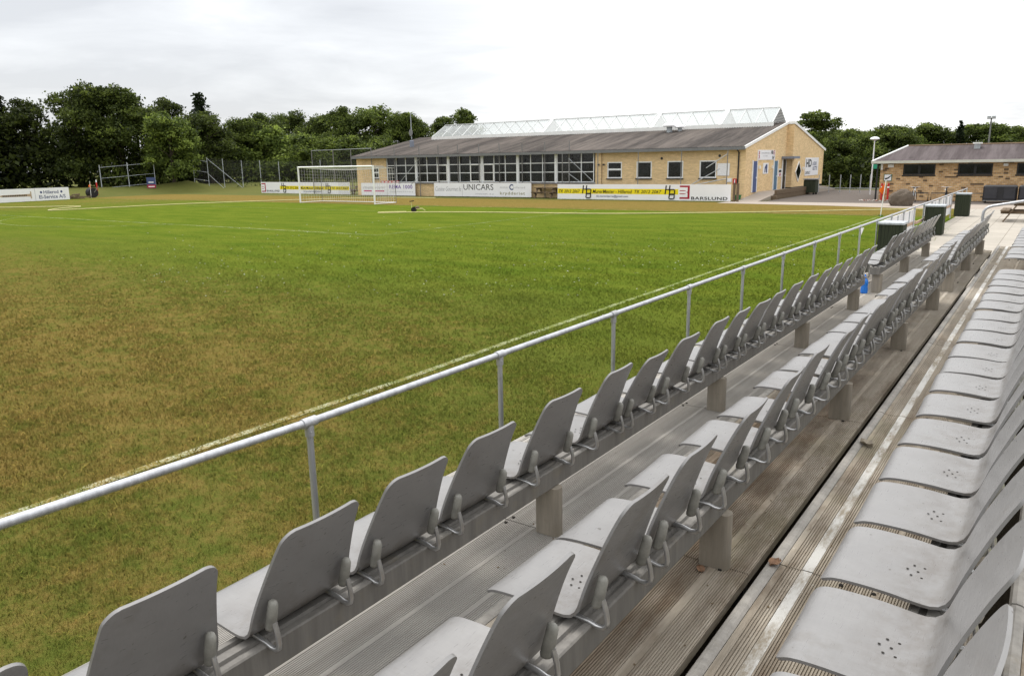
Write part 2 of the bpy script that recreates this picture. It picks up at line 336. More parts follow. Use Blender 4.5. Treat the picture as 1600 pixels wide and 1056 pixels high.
def mat_wood(name,a,b,axis=(1,14,14)):
    t=NT(name,.8,.2); p=t.obj(); n=t.noise(t.map(p,axis),2,5,.7); t.color(t.mix(t.ramp(n,[(.3,0.),(.7,1.)]),a,b)); t.bump(n,.004,.5); return t.mat
M_={}
M_['turf']=mat_grass(); M_['blade']=mat_blade(); M_['deck']=mat_deck(); M_['alu']=mat_alu('worn_aluminium',(.31,.29,.26),.75,.0); M_['post']=mat_alu('seat_post_aluminium',(.29,.255,.205),.8,.0)
M_['beam']=mat_alu('beam_aluminium',(.165,.155,.140),.8,.0)
M_['galv']=mat_alu('galvanised_tube',(.50,.51,.53),.38,.55); M_['steel']=simple('bright_steel_rod',(.55,.55,.55),.28,.5,.8,.1,30)
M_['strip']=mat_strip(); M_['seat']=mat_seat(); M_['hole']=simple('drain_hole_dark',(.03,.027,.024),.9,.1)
M_['sleeve']=simple('moulded_sleeve',(.23,.225,.20),.5,.4,0,.25,25)
M_['brick1']=mat_brick('yellow_brick',(.74,.545,.30),(.67,.485,.255),(.66,.51,.315),0,1)
M_['brick2']=mat_brick('mottled_brick',(.62,.40,.19),(.43,.255,.115),(.56,.46,.33),.07,1,.215,.098)
M_['roof1']=mat_roof('fibre_cement_roof',(.042,.035,.031),(.128,.108,.094),'x'); M_['roof2']=mat_roof('dark_felt_roof',(.062,.048,.048),(.115,.095,.095),'x')
M_['glass']=mat_glass(); M_['white']=simple('white_painted_trim',(.80,.80,.78),.5,.4,0,.08,3); M_['frame']=simple('pale_window_frame',(.78,.80,.82),.5,.4,0,.08,4)
M_['bluegrey']=simple('blue_grey_fascia',(.20,.22,.27),.6,.3); M_['blackframe']=simple('black_frame',(.014,.014,.015),.4,.4); M_['blackpl']=simple('black_plastic',(.016,.016,.019),.42,.4,0,.3,2)
M_['boardw']=simple('white_board',(.80,.80,.82),.45,.3,0,.03,1.5); M_['yellow']=simple('yellow_vinyl',(.80,.66,.015),.5,.3,0,.04); M_['ink']=simple('black_lettering',(.012,.012,.013),.5,.3); M_['red']=simple('red_vinyl',(.36,.012,.03),.5,.3)
M_['purple']=simple('violet_lettering',(.12,.045,.30),.5,.3); M_['magenta']=simple('magenta_lettering',(.50,.03,.16),.5,.3); M_['greyink']=simple('grey_lettering',(.38,.38,.40),.5,.3); M_['navy']=simple('navy_lettering',(.05,.07,.17),.5,.3); M_['olive']=simple('olive_lettering',(.24,.22,.10),.5,.3)
M_['fencepost']=mat_alu('fence_post_steel',(.20,.20,.20),.6,.2); M_['fencelight']=mat_alu('fence_rail_steel',(.42,.45,.48),.5,.3)
M_['greenwood']=mat_wood('dark_green_boards',(.020,.026,.016),(.042,.050,.030),(14,14,1)); M_['timber']=mat_wood('weathered_timber',(.085,.058,.036),(.20,.15,.10)); M_['palewood']=mat_wood('pale_timber',(.28,.20,.13),(.42,.31,.21))
M_['pinkwood']=mat_wood('pinkish_timber',(.36,.25,.18),(.48,.36,.27)); M_['bluedoor']=simple('blue_door',(.055,.085,.21),.5,.4); M_['bluedoor2']=simple('faded_blue_door',(.08,.16,.25),.5,.4)
M_['orange']=simple('orange_cloth',(.80,.17,.025),.7,.1,0,.1,5); M_['redpaint']=simple('red_paint',(.50,.025,.02),.5,.4); M_['greenpl']=simple('green_plastic',(.02,.16,.05),.5,.3); M_['trunk']=simple('bark',(.06,.05,.038),.9,.1,0,.4,6,.02)
M_['rock']=mat_ground('boulder_stone',(.055,.045,.035),(.22,.18,.145),3,.05)
M_['tarmac']=mat_ground('asphalt',(.105,.09,.08),(.16,.14,.125),.8); M_['path']=mat_ground('concrete_path',(.30,.255,.215),(.41,.36,.31),1.5,.01)
M_['paving']=mat_paving(); M_['rough']=mat_ground('rough_grass',(.062,.088,.018),(.15,.135,.045),.8,.05); M_['soil']=mat_ground('shaded_soil',(.03,.026,.018),(.07,.055,.035),1)
M_['line']=mat_line(.95); M_['linefaint']=mat_line(.12); M_['hose']=simple('yellow_hose',(.50,.46,.20),.6,.3,0,.12,2); M_['tyre']=simple('black_rubber',(.015,.015,.015),.7,.3)
M_['barwhite']=simple('rooflight_bar',(.62,.63,.62),.6,.2)
def mat_skyglass():
    t=NT('rooflight_glazing',.25,.5); t.color((.50,.53,.53)); tb=t.n('ShaderNodeBsdfTransparent'); tb.inputs[0].default_value=(.90,.93,.93,1); m=t.n('ShaderNodeMixShader'); m.inputs[0].default_value=.38
    t.l(tb.outputs[0],m.inputs[1]); t.l(t.b.outputs[0],m.inputs[2]); t.l(m.outputs[0],t.t.nodes['Material Output'].inputs[0]); return t.mat
M_['skyglass']=mat_skyglass()
def mat_bottle():
    t=NT('blue_bottle_plastic',.15,.5); t.color((.02,.22,.75)); t.b.inputs['Transmission Weight'].default_value=.35; return t.mat
M_['bottle']=mat_bottle()
# text ---------------------------------------------------------------
def text_mesh(s,shear=0,bold=0,spacing=1):
    cu=bpy.data.curves.new('t','FONT'); cu.body=s; cu.shear=shear; cu.offset=bold; cu.space_character=spacing; cu.resolution_u=3; cu.extrude=0
    o=bpy.data.objects.new('t',cu); C.objects.link(o); dg=bpy.context.evaluated_depsgraph_get()
    me=bpy.data.meshes.new_from_object(o.evaluated_get(dg)); C.objects.unlink(o); bpy.data.objects.remove(o); bpy.data.curves.remove(cu); return me
def lettering(items,mat,parent,name='lettering',fr=None,t=.004):
    """items: (string,u0,u1,v0,v1,kwargs). fr maps (u,v,w)->local xyz ; w = outward from board face"""
    fr=fr or (lambda u,v,w:(u,-w,v)); V=[];Fs=[]
    for s,u0,u1,v0,v1,kw in items:
        me=text_mesh(s,**kw); co=np.zeros(len(me.vertices)*3); me.vertices.foreach_get('co',co); co=co.reshape(-1,3)
        mn,mx_=co.min(0),co.max(0); n0=len(V)
        for c in co:
            V.append(fr(u0+(c[0]-mn[0])/(mx_[0]-mn[0])*(u1-u0), v0+(c[1]-mn[1])/(mx_[1]-mn[1])*(v1-v0), t))
        for p in me.polygons: Fs.append(tuple(n0+i for i in p.vertices))
        bpy.data.meshes.remove(me)
    me=bpy.data.meshes.new(name); me.from_pydata(V,[],Fs); me.materials.append(mat); o=bpy.data.objects.new(name,me); put(o,parent=parent); return o
# ------------------------------------------------------------------ ground, pitch, paving
def sstep(a,b,x):
    t=np.clip((x-a)/(b-a),0,1); return t*t*(3-2*t)
def terrain(x,y):
    x=np.asarray(x,float); y=np.asarray(y,float)
    h=.75*sstep(-73.5,-80,x)*sstep(30,40,y)
    h=np.maximum(h,.62*sstep(50.5,57,y)*sstep(-51,-57,x))
    h=h+.75*np.exp(-(((x+77.2)/2.6)**2+((y-49.6)/2.2)**2))
    return h
def grid(xs,ys,zf):
    X,Y=np.meshgrid(xs,ys,indexing='ij'); Z=zf(X,Y); V=np.stack([X,Y,Z],-1).reshape(-1,3); ny=len(ys); F=[]
    for i in range(len(xs)-1):
        for j in range(ny-1): F.append((i*ny+j,(i+1)*ny+j,(i+1)*ny+j+1,i*ny+j+1))
    return V,F
xs=np.unique(np.concatenate([[-700,-400,-250,-160],np.arange(-120,-50,1.5),np.arange(-50,20,10),[60,160,400,700]])); ys=np.unique(np.concatenate([[-300,-100,-40,0],np.arange(26,90,1.5),[100,140,220,400,800]]))
V,F=grid(xs,ys,lambda x,y:terrain(x,y)-.012)
g=np_mesh('ground',V,F,M_['rough'],smooth=True); tag(g,'dry rough grass ground stretching beyond the pitch','ground',kind='structure')
pm=MB().add([(-74,-40,0),(-2.9,-40,0),(-2.9,45.2,0),(-74,45.2,0)],[(0,1,2,3)]).build('pitch',M_['turf']); tag(pm,'patchy green and straw brown football pitch turf','pitch',kind='structure')
def sheet(name,pts,z,mat,label,cat):
    o=MB().add([(x,y,z) for x,y in pts],[tuple(range(len(pts)))]).build(name,mat); tag(o,label,cat,kind='structure'); return o
sheet('paving',[(-3.42,16.9),(12,16.9),(12,43.6),(-3.42,43.6)],.004,M_['paving'],'pale concrete slab paving beyond the stand','paving')
sheet('path',[(-16.4,44.4),(-10,43.6),(-6.6,42.6),(-3.4,42.8),(14,43.0),(14,46.6),(-13.6,46.6),(-16.4,46.6)],.006,M_['path'],'pale path in front of the buildings','path')
sheet('tarmac_yard',[(-14.4,46.6),(14,46.6),(14,64),(-15.4,66),(-14.4,56)],.008,M_['tarmac'],'dark tarmac yard between the two brick buildings','yard')
def line(name,pts,wd,mat,label):
    m=MB(); pts=[Vector((a,b,.005)) for a,b in pts]
    L=[];Rr=[]
    for i,p in enumerate(pts):
        d=(pts[min(i+1,len(pts)-1)]-pts[max(i-1,0)]).normalized(); n=Vector((-d.y,d.x,0))*wd/2; L.append(p+n); Rr.append(p-n)
    for i in range(len(pts)-1): m.quad(L[i],Rr[i],Rr[i+1],L[i+1])
    o=m.build(name,mat,recalc=False); tag(o,label,'line',kind='structure'); return o
GX=-40.33;GY=36.77;TX=-6.15
sheet('stand_base_soil',[(-2.9,-6),(4,-6),(4,16.9),(-2.9,16.9)],.003,M_['soil'],'dark bare soil below the grandstand','soil')
line('touchline',[(-6.06,-10),(-6.09,2.2),(-6.13,4.5),(-6.11,6.5),(-6.18,8.8),(-6.22,12),(-6.25,16.3),(-6.27,21),(-6.2,28),(TX,GY)],.105,M_['line'],'white touchline running beside the metal railing')
line('goal_line',[(-72.3,GY),(TX,GY)],.12,M_['linefaint'],'faint white goal line')
line('penalty_area_line',[(GX-20.16,GY-.06),(GX-20.16,GY-16.5),(GX+20.16,GY-16.5)],.13,M_['line'],'white line around the penalty area')
line('penalty_side_line',[(GX+20.16,GY-16.44),(GX+20.16,GY-.06)],.12,M_['linefaint'],'faint side line of the penalty area')
line('goal_area_line',[(GX-9.16,GY-.06),(GX-9.16,GY-5.5),(GX+9.16,GY-5.5),(GX+9.16,GY-.06)],.12,M_['linefaint'],'faint line around the goal area')
line('penalty_arc',[(GX+9.15*math.cos(a),GY-11+9.15*math.sin(a)) for a in np.linspace(R(217.2),R(322.8),30)],.12,M_['linefaint'],'faint penalty arc')
line('far_touchline',[(-72.3,0),(-72.3,GY)],.12,M_['linefaint'],'far touchline')
# grass blades near the camera
def blades(n,xmin,xmax,ymin,ymax,d0,h0,h1,w0,seed,pw=2.0,fi=None,fo=(6.5,10.5),smax=1.7):
    r=np.random.default_rng(seed); P=r.uniform((xmin,ymin),(xmax,ymax),(n,2)); d=np.sqrt(P[:,0]**2+P[:,1]**2+6)
    keep=r.random(n)<np.minimum(1,(d0/d)**pw)*np.clip((fo[1]-d)/(fo[1]-fo[0]),0,1)*(1 if fi is None else np.clip((d-fi[0])/(fi[1]-fi[0]),0,1))
    # only what the lens could see, with margin
    ang=np.arctan2(-P[:,0],P[:,1]); keep&=(ang>-.1)&(ang<R(85))
    cl=np.sin(P[:,0]*3.1+np.sin(P[:,1]*2.3)*2)+np.sin(P[:,1]*3.7+P[:,0]*1.3); keep&=r.random(n)<(.62+.19*cl)
    lx=np.interp(P[:,1],[-10,2.2,4.5,6.5,8.8,12,16.3,21,28,36.8],[-6.06,-6.09,-6.13,-6.11,-6.18,-6.22,-6.25,-6.27,-6.2,-6.15]); keep&=(np.abs(P[:,0]-lx)>.06)|(r.random(n)<.22)   # blades are sparse on the chalk
    P=P[keep]; d=d[keep]; m=len(P); sc=np.clip(d/4.5,1,smax)
    h=r.uniform(h0,h1,m)*np.where(r.random(m)<.03,1.5,1)*np.clip(sc,1,1.4); a=r.uniform(0,2*np.pi,m); w=w0*sc*r.uniform(.7,1.3,m); lean=r.uniform(.2,1.3,m); la=r.uniform(0,2*np.pi,m)
    b=np.stack([P[:,0],P[:,1],np.zeros(m)],-1); s=np.stack([np.cos(a),np.sin(a),0*a],-1)*w[:,None]/2
    tip=b+np.stack([np.cos(la)*lean*h,np.sin(la)*lean*h,h],-1); mid=b+np.stack([np.cos(la)*lean*h*.3,np.sin(la)*lean*h*.3,h*.62],-1)
    V=np.stack([b-s,b+s,mid+s*.8,tip,mid-s*.8],1).reshape(-1,3); F=np.arange(5*m).reshape(m,5)
    return V,F,r.random(m)
V1,F1,A1=blades(1500000,-15,-2.9,-1,15,4.6,.008,.027,.0040,3)
V2,F2,A2=blades(1700000,-34,-2.9,-1,32,9.5,.014,.030,.0050,8,fi=(5.0,8.5),fo=(18,33),smax=3.2); F1=np.concatenate([F1,F2+len(V1)]); V1=np.concatenate([V1,V2]); A1=np.concatenate([A1,A2])
gb=np_mesh('grass_blades',V1,F1,M_['blade'],attrs={'rnd':A1}); tag(gb,'short patchy turf blades between the railing and the touchline','grass',kind='stuff')
# daisies
r=np.random.default_rng(5); cents=[(-9,13,3.),(-9,16,4),(-15,11,3),(-19,13,4),(-13,20,5),(-7,20,4),(-24,22,6)]
V=[];F=[]
for cx,cy,sp in cents:
    for k in range(46):
        x,y=r.normal((cx,cy),sp*.55); 
        if x>-4: continue
        s=r.uniform(.006,.011)*max(1,math.hypot(x,y)/14); n=len(V); V+=[(x-s,y-s,.03),(x+s,y-s,.03),(x+s,y+s,.03),(x-s,y+s,.03)]; F.append((n,n+1,n+2,n+3))
dz=np_mesh('daisies',V,F,simple('daisy_white',(.75,.75,.70),.7)); tag(dz,'tiny white daisies scattered over the pitch turf','flowers',kind='stuff')
# ------------------------------------------------------------------ grandstand
TIER=[(-2.84,-1.705,.64),(-1.69,-.915,.725),(-.836,-.072,.81),(.020,.86,.895)]
MODS=[-1.65+2.35*k for k in range(8)]+[17.1]
gs=thing('grandstand_platform','long stepped grandstand platform of ribbed weathered deck panels','grandstand',(0,0,0))
def deck_profile(x0,x1,z):
    """outline in x,z of one ribbed deck: smooth strips between ribbed zones"""
    zones=[]; x=x0+.052; wz=x1-x
    pat=[('s',.020),('r',.068),('s',.042),('r',.232),('s',.022),('r',.170),('s',.030),('r',.160),('s',.02),('r',.17),('s',.02),('r',.17),('s',.02)]
    top=[]
    for k,wd in pat:
        e_=min(x+wd,x1)
        if e_-x<.006: break
        if k=='s': top+=[(x,z),(e_,z)]
        else:
            n=max(2,int(round((e_-x)/.0105))); st=(e_-x)/n
            for i in range(n):
                a=x+i*st; top+=[(a+.0005,z-.0005),(a+st*.56,z-.0005),(a+st*.66,z-.006),(a+st*.94,z-.006)]
        x=e_
    top=[top[0]]+[p for i,p in enumerate(top[1:],1) if p[0]-top[i-1][0]>1e-5]
    return [(top[0][0],z-.045)]+top+[(top[-1][0],z-.045)]
for ti,(x0,x1,z) in enumerate(TIER):
    prof=deck_profile(x0,x1,z)
    for a,b in zip(MODS[:-1],MODS[1:]):
        n=len(prof); m=MB(); v=[(p[0],a+.004,p[1]) for p in prof]+[(p[0],b-.004,p[1]) for p in prof]
        m.add(v,[(i,(i+1)%n,n+(i+1)%n,n+i) for i in range(n)]+[tuple(range(n-1,-1,-1)),tuple(range(n,2*n))])
        m.mi=1
        for dx in (.30,.42,.66):
            if ti<3 and x0+dx<x1-.05:
                for yy in (a+.035,b-.035): m.lathe((x0+dx,yy,z),[(.009,-.001),(.009,.004),(.005,.006)],8)
        m.build('deck_panel',[M_['deck'],M_['hole']],gs)
        # rounded aluminium nosing along the front edge of the panel
        q=[(x0+.050,z-.05),(x0+.050,z+.002),(x0+.040,z+.009),(x0+.022,z+.012),(x0+.008,z+.008),(x0,z-.004),(x0,z-.05)]
        MB().extrude(q,a+.006,b-.006,'y').build('nosing',M_['alu'],gs)
        # painted strip lies on the smooth band
        if ti==2: MB().box(x0+.140,x0+.182,a+.004,b-.004,z-.001,z+.0025).build('edge_stripe',M_['strip'],gs)
for x0,x1,z in TIER:
    for a in MODS:
        y=min(max(a,-1.62),17.05)
        MB().box(x0+.06,x1-.01,y-.03,y+.03,z-.16,z-.047).build('cross_joist',M_['blackframe'],gs)
        MB().box(x0+.10,x0+.16,y-.025,y+.025,0,z-.161).build('leg',M_['alu'],gs)
MB().box(-2.80,-2.77,-1.6,17.05,.06,.585).build('front_skirt',M_['blackpl'],gs)
# ------------------------------------------------------------------ seats
def catmull(P,n):
    P=[np.array(p,float) for p in P]; P=[2*P[0]-P[1]]+P+[2*P[-1]-P[-2]]; o=[]
    for i in range(1,len(P)-2):
        for k in range(n):
            t=k/n; a,b,c,d=P[i-1],P[i],P[i+1],P[i+2]
            o.append(.5*((2*b)+(-a+c)*t+(2*a-5*b+4*c-d)*t*t+(-a+3*b-3*c+d)*t**3))
    o.append(P[-2]); return np.array(o)
def shell_mesh():
    prof=catmull([(-.495,.364),(-.482,.379),(-.450,.391),(-.385,.3955),(-.30,.395),(-.235,.390),(-.190,.388),(-.160,.397),(-.142,.420),(-.130,.455),(-.112,.515),(-.080,.60),(-.042,.690),(0,.774)],5)
    d=np.r_[0,np.cumsum(np.linalg.norm(np.diff(prof,axis=0),axis=1))]; L=d[-1]
    s=np.unique(np.r_[np.array([0,.003,.008,.016,.026,.034,.042]),np.linspace(.05,L-.06,30),L-np.array([0,.003,.008,.016,.026,.034,.042,.06])]); s=s[(s>=0)&(s<=L)]
    px=np.interp(s,d,prof[:,0]); pz=np.interp(s,d,prof[:,1])
    def hw(v):
        base=np.interp(v,[0,.27,.36,.42,L-.12,L],[.206,.206,.204,.204,.172,.158]); r_=.042
        for e_,r_ in ((v,.030),(L-v,.042)):
            if e_<r_: base=base-r_+math.sqrt(max(r_*r_-(r_-e_)**2,0))
        return base
    nu=12; th=.0095
    us=np.array([-1,-.97,-.9,-.75,-.5,-.25,0,.25,.5,.75,.9,.97,1]); nu=len(us); ns=len(s)
    tx=np.gradient(px,s); tz=np.gradient(pz,s); nl=np.hypot(tx,tz); nx,nz=-tz/nl,tx/nl   # upper/front side normal
    top=np.zeros((ns,nu,3)); bot=np.zeros((ns,nu,3))
    for i in range(ns):
        w_=hw(s[i]); dish=.012*math.exp(-((s[i]-.20)/.13)**2)+.010*math.exp(-((s[i]-.62)/.16)**2)
        for j,u in enumerate(us):
            c=-dish*(1-u*u); edge=0
            top[i,j]=(px[i]+nx[i]*c,u*w_,pz[i]+nz[i]*c); bot[i,j]=(px[i]+nx[i]*(c-th),u*w_,pz[i]+nz[i]*(c-th))
    V=np.r_[top.reshape(-1,3),bot.reshape(-1,3)]; N=ns*nu; F=[]
    for i in range(ns-1):
        for j in range(nu-1):
            a=i*nu+j; F.append((a,a+nu,a+nu+1,a+1)); F.append((N+a,N+a+1,N+a+nu+1,N+a+nu))
    rim=[(i,0) for i in range(ns)]+[(ns-1,j) for j in range(1,nu)]+[(i,nu-1) for i in range(ns-2,-1,-1)]+[(0,j) for j in range(nu-2,0,-1)]
    for k in range(len(rim)):
        a=rim[k][0]*nu+rim[k][1]; b=rim[(k+1)%len(rim)]; b=b[0]*nu+b[1]; F.append((a,N+a,N+b,b))
    return V,F
def make_seat():
    root=bpy.data.objects.new('stadium_seat',None); root.empty_display_size=.2; C.objects.link(root)
    V,F=shell_mesh(); m=MB(); m.add([tuple(v) for v in V],[tuple(f) for f in F]); m.mi=1
    for k in range(7):
        a=k*math.pi/3; cx,cy=(-.245,0) if k==6 else (-.245+.030*math.cos(a),.040*math.sin(a))
        z=.3915-.0112*(1-(cy/.205)**2)+.0024
        n=len(m.v); m.v+=[(cx+.0043*math.cos(t),cy+.0043*math.sin(t),z-(cx+.245)*.07-.0043*math.cos(t)*.07) for t in np.linspace(0,2*math.pi,9)[:-1]]; m.f.append(tuple(range(n,n+8))); m.m.append(1)
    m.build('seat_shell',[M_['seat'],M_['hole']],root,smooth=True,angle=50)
    for s in (-1,1):
        y=.155*s
        pts=[(-.36,y,.374),(-.25,y,.367),(-.18,y,.3665),(-.125,y,.361),(-.098,y,.353),(-.078,y,.354),(-.064,y,.363),(-.060,y,.380),(-.064,y,.41),(-.075,y,.45)]
        MB().tube(pts,.0085,10).build('support_rod',M_['steel'],root,smooth=True,angle=60)
        # moulded pocket on the rear of the backrest
        a=np.array((-.072,.420)); b=np.array((-.046,.528)); ax=(b-a); n=12; m=MB()
        rings=[]
        for t,r_ in ((-.04,.010),(0,.0145),(.1,.0165),(.5,.0158),(.85,.0148),(.96,.012),(1.0,.006)):
            c=a+ax*t; cx=c[0]-.030
            if t>.9: cx-=.004
            rings.append([(cx+r_*1.25*math.cos(2*math.pi*k/n)+.004,y+r_*math.sin(2*math.pi*k/n),c[1]) for k in range(n)])
        v=sum(rings,[]); f=[(i*n+k,i*n+(k+1)%n,(i+1)*n+(k+1)%n,(i+1)*n+k) for i in range(len(rings)-1) for k in range(n)]+[tuple(range(n)),tuple(range(len(v)-n,len(v)))]
        m.add(v,f); m.build('rod_sleeve',M_['sleeve'],root,smooth=True,angle=50)
    return root
proto=make_seat(); first=[True]
ORD=['first','second','third','fourth','fifth','sixth','seventh','eighth','ninth','tenth','eleventh','twelfth','thirteenth','fourteenth','fifteenth','sixteenth','seventeenth','eighteenth','nineteenth','twentieth','twenty first','twenty second','twenty third','twenty fourth','twenty fifth']
BX=[-1.785,-.92,.015]; FZ=[.64,.725,.81]
rs=random.Random(4)
def seat(row,yfar,label,group,tilt=0,yaw=0):
    yfar+=(.216-.160) if row<2 else 0
    if first[0]: o=proto; first[0]=False
    else: o=copy_tree(proto)
    # pivot on the support beam so that a tilted seat still touches it
    o.location=(BX[row],yfar-.216,FZ[row]); ry=R(rs.uniform(-1.3,1.3)+tilt); rz=R(rs.uniform(-1.6,1.6)+yaw)
    Mx=Matrix.Translation((-.145,0,.36))@Matrix.Rotation(rz,4,'Z')@Matrix.Rotation(ry,4,'Y')@Matrix.Translation((.145,0,-.36))
    o.matrix_world=Matrix.Translation(o.location)@Mx
    tag(o,label,'stadium seat',group)
near=[ [.10,.62,1.116,1.638,2.102,2.564,3.139,3.693,4.107,4.627,5.199,5.631,6.086,6.551,7.086,7.63,8.12,8.57,9.08,9.50,10.03,10.49],
       [.55,1.09,1.59,2.19,2.63,3.19,3.78,4.31,4.93,5.42,5.93,6.33,6.77,7.25,7.70,8.12,8.76,9.26,9.75,10.2,10.62],
       [.87,1.34,1.81,2.28,2.75,3.22,3.69,4.16,4.68,5.15,5.62,6.05,6.55,7.02,7.50,7.98,8.45,8.95,9.42,9.90,10.42] ]
far=[ [11.95,12.42,12.86,13.32,13.78,14.25,14.70,15.20,15.66,16.12,16.6],
      [11.92,12.40,12.88,13.36,13.84,14.30,14.78,15.26,15.72,16.20,16.7],
      [12.0,12.5,12.98,13.46,13.92,14.40,14.88,15.36,15.84,16.32,16.8] ]
RN=['front row','middle row','rear row']; RW=['beside the railing','between the two others','nearest the camera']
for row in range(3):
    ys=near[row]; n=len(ys)
    for i,y in enumerate(ys):
        k=n-1-i
        tl=0
        if row==0: tl={4.107:2.0,6.086:1.2,8.57:1.0,9.50:1.5}.get(y,0)
        lab='grey shell seat in the %s, %s before the aisle gap'%(RN[row],ORD[k])
        if row==2 and k==n-1: lab='grey shell seat filling the bottom right corner, nearest of the rear row'
        seat(row,y,lab,'near grey shell seats in the '+RN[row],tl)
    for i,y in enumerate(far[row]):
        seat(row,y,'grey shell seat in the %s, %s beyond the aisle gap'%(RN[row],ORD[i]),'far grey shell seats in the '+RN[row])
# beams on posts
def post_mesh(h):
    m=MB(); ax,ay=.066,.036; poly=[]
    for cx,cy,a0 in ((ax-.03,ay-.03,0),(-(ax-.012),ay-.012,90),(-(ax-.012),-(ay-.012),180),(ax-.03,-(ay-.03),270)):
        r_=.03 if cx>0 else .012
        for k in range(6): a=R(a0+k*18); poly.append((cx+r_*math.cos(a),cy+r_*math.sin(a)))
    return m.extrude(poly,0,h,'z')
POSTS=[[.70,3.05,5.40,7.75,10.08],[.72,3.05,5.42,7.76,10.06],[.75,3.08,5.42,7.78,10.1]]; POSTF=[11.57,13.88,16.28]
for row in range(3):
    for sec in (0,1):
        ps=POSTS[row] if sec==0 else POSTF
        ys=near[row] if sec==0 else far[row]
        t=thing('bench_frame','aluminium beam on wide posts carrying the %s seats of the %s'%(('near','far')[sec],RN[row]),'bench frame',(BX[row]-.145,ps[0],FZ[row]),0,'aluminium seat beams on posts')
        y0=(-1.5 if sec==0 else ys[0]-.46)-ps[0]; y1=ys[-1]+.03-ps[0]
        b=MB()
        b.extrude([(-.066,.256),(.060,.256),(.066,.262),(.066,.352),(.060,.357),(.040,.357),(.036,.345),(.020,.345),(.016,.357),(-.016,.357),(-.020,.345),(-.036,.345),(-.040,.357),(-.060,.357),(-.066,.352)],y0,y1,'y'); b.v=[(x-.032,y,z) for x,y,z in b.v]; b.build('beam',M_['beam'],t)
        pm_=post_mesh(.256).build('post',M_['post'],t,smooth=True,angle=50)
        for k,y in enumerate(ps):
            o=pm_ if k==0 else pm_.copy()
            if k: C.objects.link(o); o.parent=t
            o.location=(0,y-ps[0],0)
# ------------------------------------------------------------------ railing
rail=thing('railing','long galvanised tube railing on posts along the pitch side','railing',(-3.52,0,0))
RY=[2.879+1.9505*k for k in range(-3,21)]; ZR=.986
def rail_z(y): return ZR+max(0,2.879-y)*.019
for a,b in zip([RY[0]-1.2,RY[3]]+RY[4::3],[RY[3]]+RY[4::3]+[41.9]):
    MB().tube([(0,a,rail_z(a)),(0,b,rail_z(b))],.024,14).build('top_rail',M_['galv'],rail,smooth=True,angle=60)
pm_=None
for i,y in enumerate(RY):
    if pm_ is None:
        pm_=MB().tube([(0,0,0),(0,0,ZR-.02)],.0205,12).build('post',M_['galv'],rail,smooth=True,angle=60)
        fm_=MB().tube([(0,-.050,ZR),(0,.050,ZR)],.0315,14).tube([(0,0,ZR-.085),(0,0,ZR-.01)],.0285,14).tube([(0,-.012,ZR-.055),(.031,-.012,ZR-.055)],.005,6).build('tee_fitting',M_['galv'],rail,smooth=True,angle=45)
        a,b=pm_,fm_
    else:
        a,b=pm_.copy(),fm_.copy()
        for o in (a,b): C.objects.link(o); o.parent=rail
    a.location=(0,y,0); b.location=(0,y,rail_z(y)-ZR)
# perimeter boards seen from behind, clipped to the far end of the railing
for k,(a,b) in enumerate([(21.2,26.9),(28.9,33.0),(33.3,36.6)]):
    pos=['nearest to the bins','in the middle','farthest along the railing'][k]
    t=thing('perimeter_board','white board fixed below the railing seen from behind, %s'%pos,'board',(-3.585,a,0),0,'white boards below the railing')
    MB().box(-.012,.012,0,b-a,.16,.90).build('panel',M_['boardw'],t)
    MB().box(.014,.05,0,b-a,.46,.54).build('back_batten',M_['pinkwood'],t)
    for y in np.arange(.5,b-a,1.0): MB().box(.014,.030,y-.03,y+.03,.541,.895).build('strut',M_['fencelight'],t)
tw=thing('railing_batten','pinkish timber batten across the open bay of the railing','batten',(-3.55,26.9,0)); MB().box(-.02,.02,.02,1.98,.42,.50).build('board',M_['pinkwood'],tw)
# ------------------------------------------------------------------ bins
def make_bin():
    t=thing('litter_bin','','litter bin'); w_,d_,h=.54,.60,.90
    m=MB(); m.box(.015,w_-.015,.015,d_-.015,.03,h-.02); m.build('core',M_['blackpl'],t)
    m=MB(); n=7
    for k in range(n):
        a=k*w_/n; m.box(a+.004,a+w_/n-.004,0,.0145,.02,h); m.box(a+.004,a+w_/n-.004,d_-.0145,d_,.02,h)
    for k in range(n):
        a=.016+k*(d_-.032)/n; e_=(d_-.032)/n; m.box(0,.0145,a+.004,a+e_-.004,.02,h); m.box(w_-.0145,w_,a+.004,a+e_-.004,.02,h)
    m.build('slat_cladding',M_['greenwood'],t)
    MB().bevbox(-.02,w_+.02,-.02,d_+.02,h+.001,h+.055,.012).build('lid',M_['fencelight'],t)
    return t
b0=make_bin()
for k,(x,y,l) in enumerate([(-3.46,20.25,'dark green slatted litter bin behind the far front seats, nearest of three'),(-3.46,28.05,'dark green slatted litter bin by the railing, middle of three'),(-3.52,37.3,'dark green slatted litter bin at the far end of the railing, by the paving')]):
    o=b0 if k==0 else copy_tree(b0); o.location=(x,y,.004); tag(o,l,'litter bin','dark green slatted litter bins')
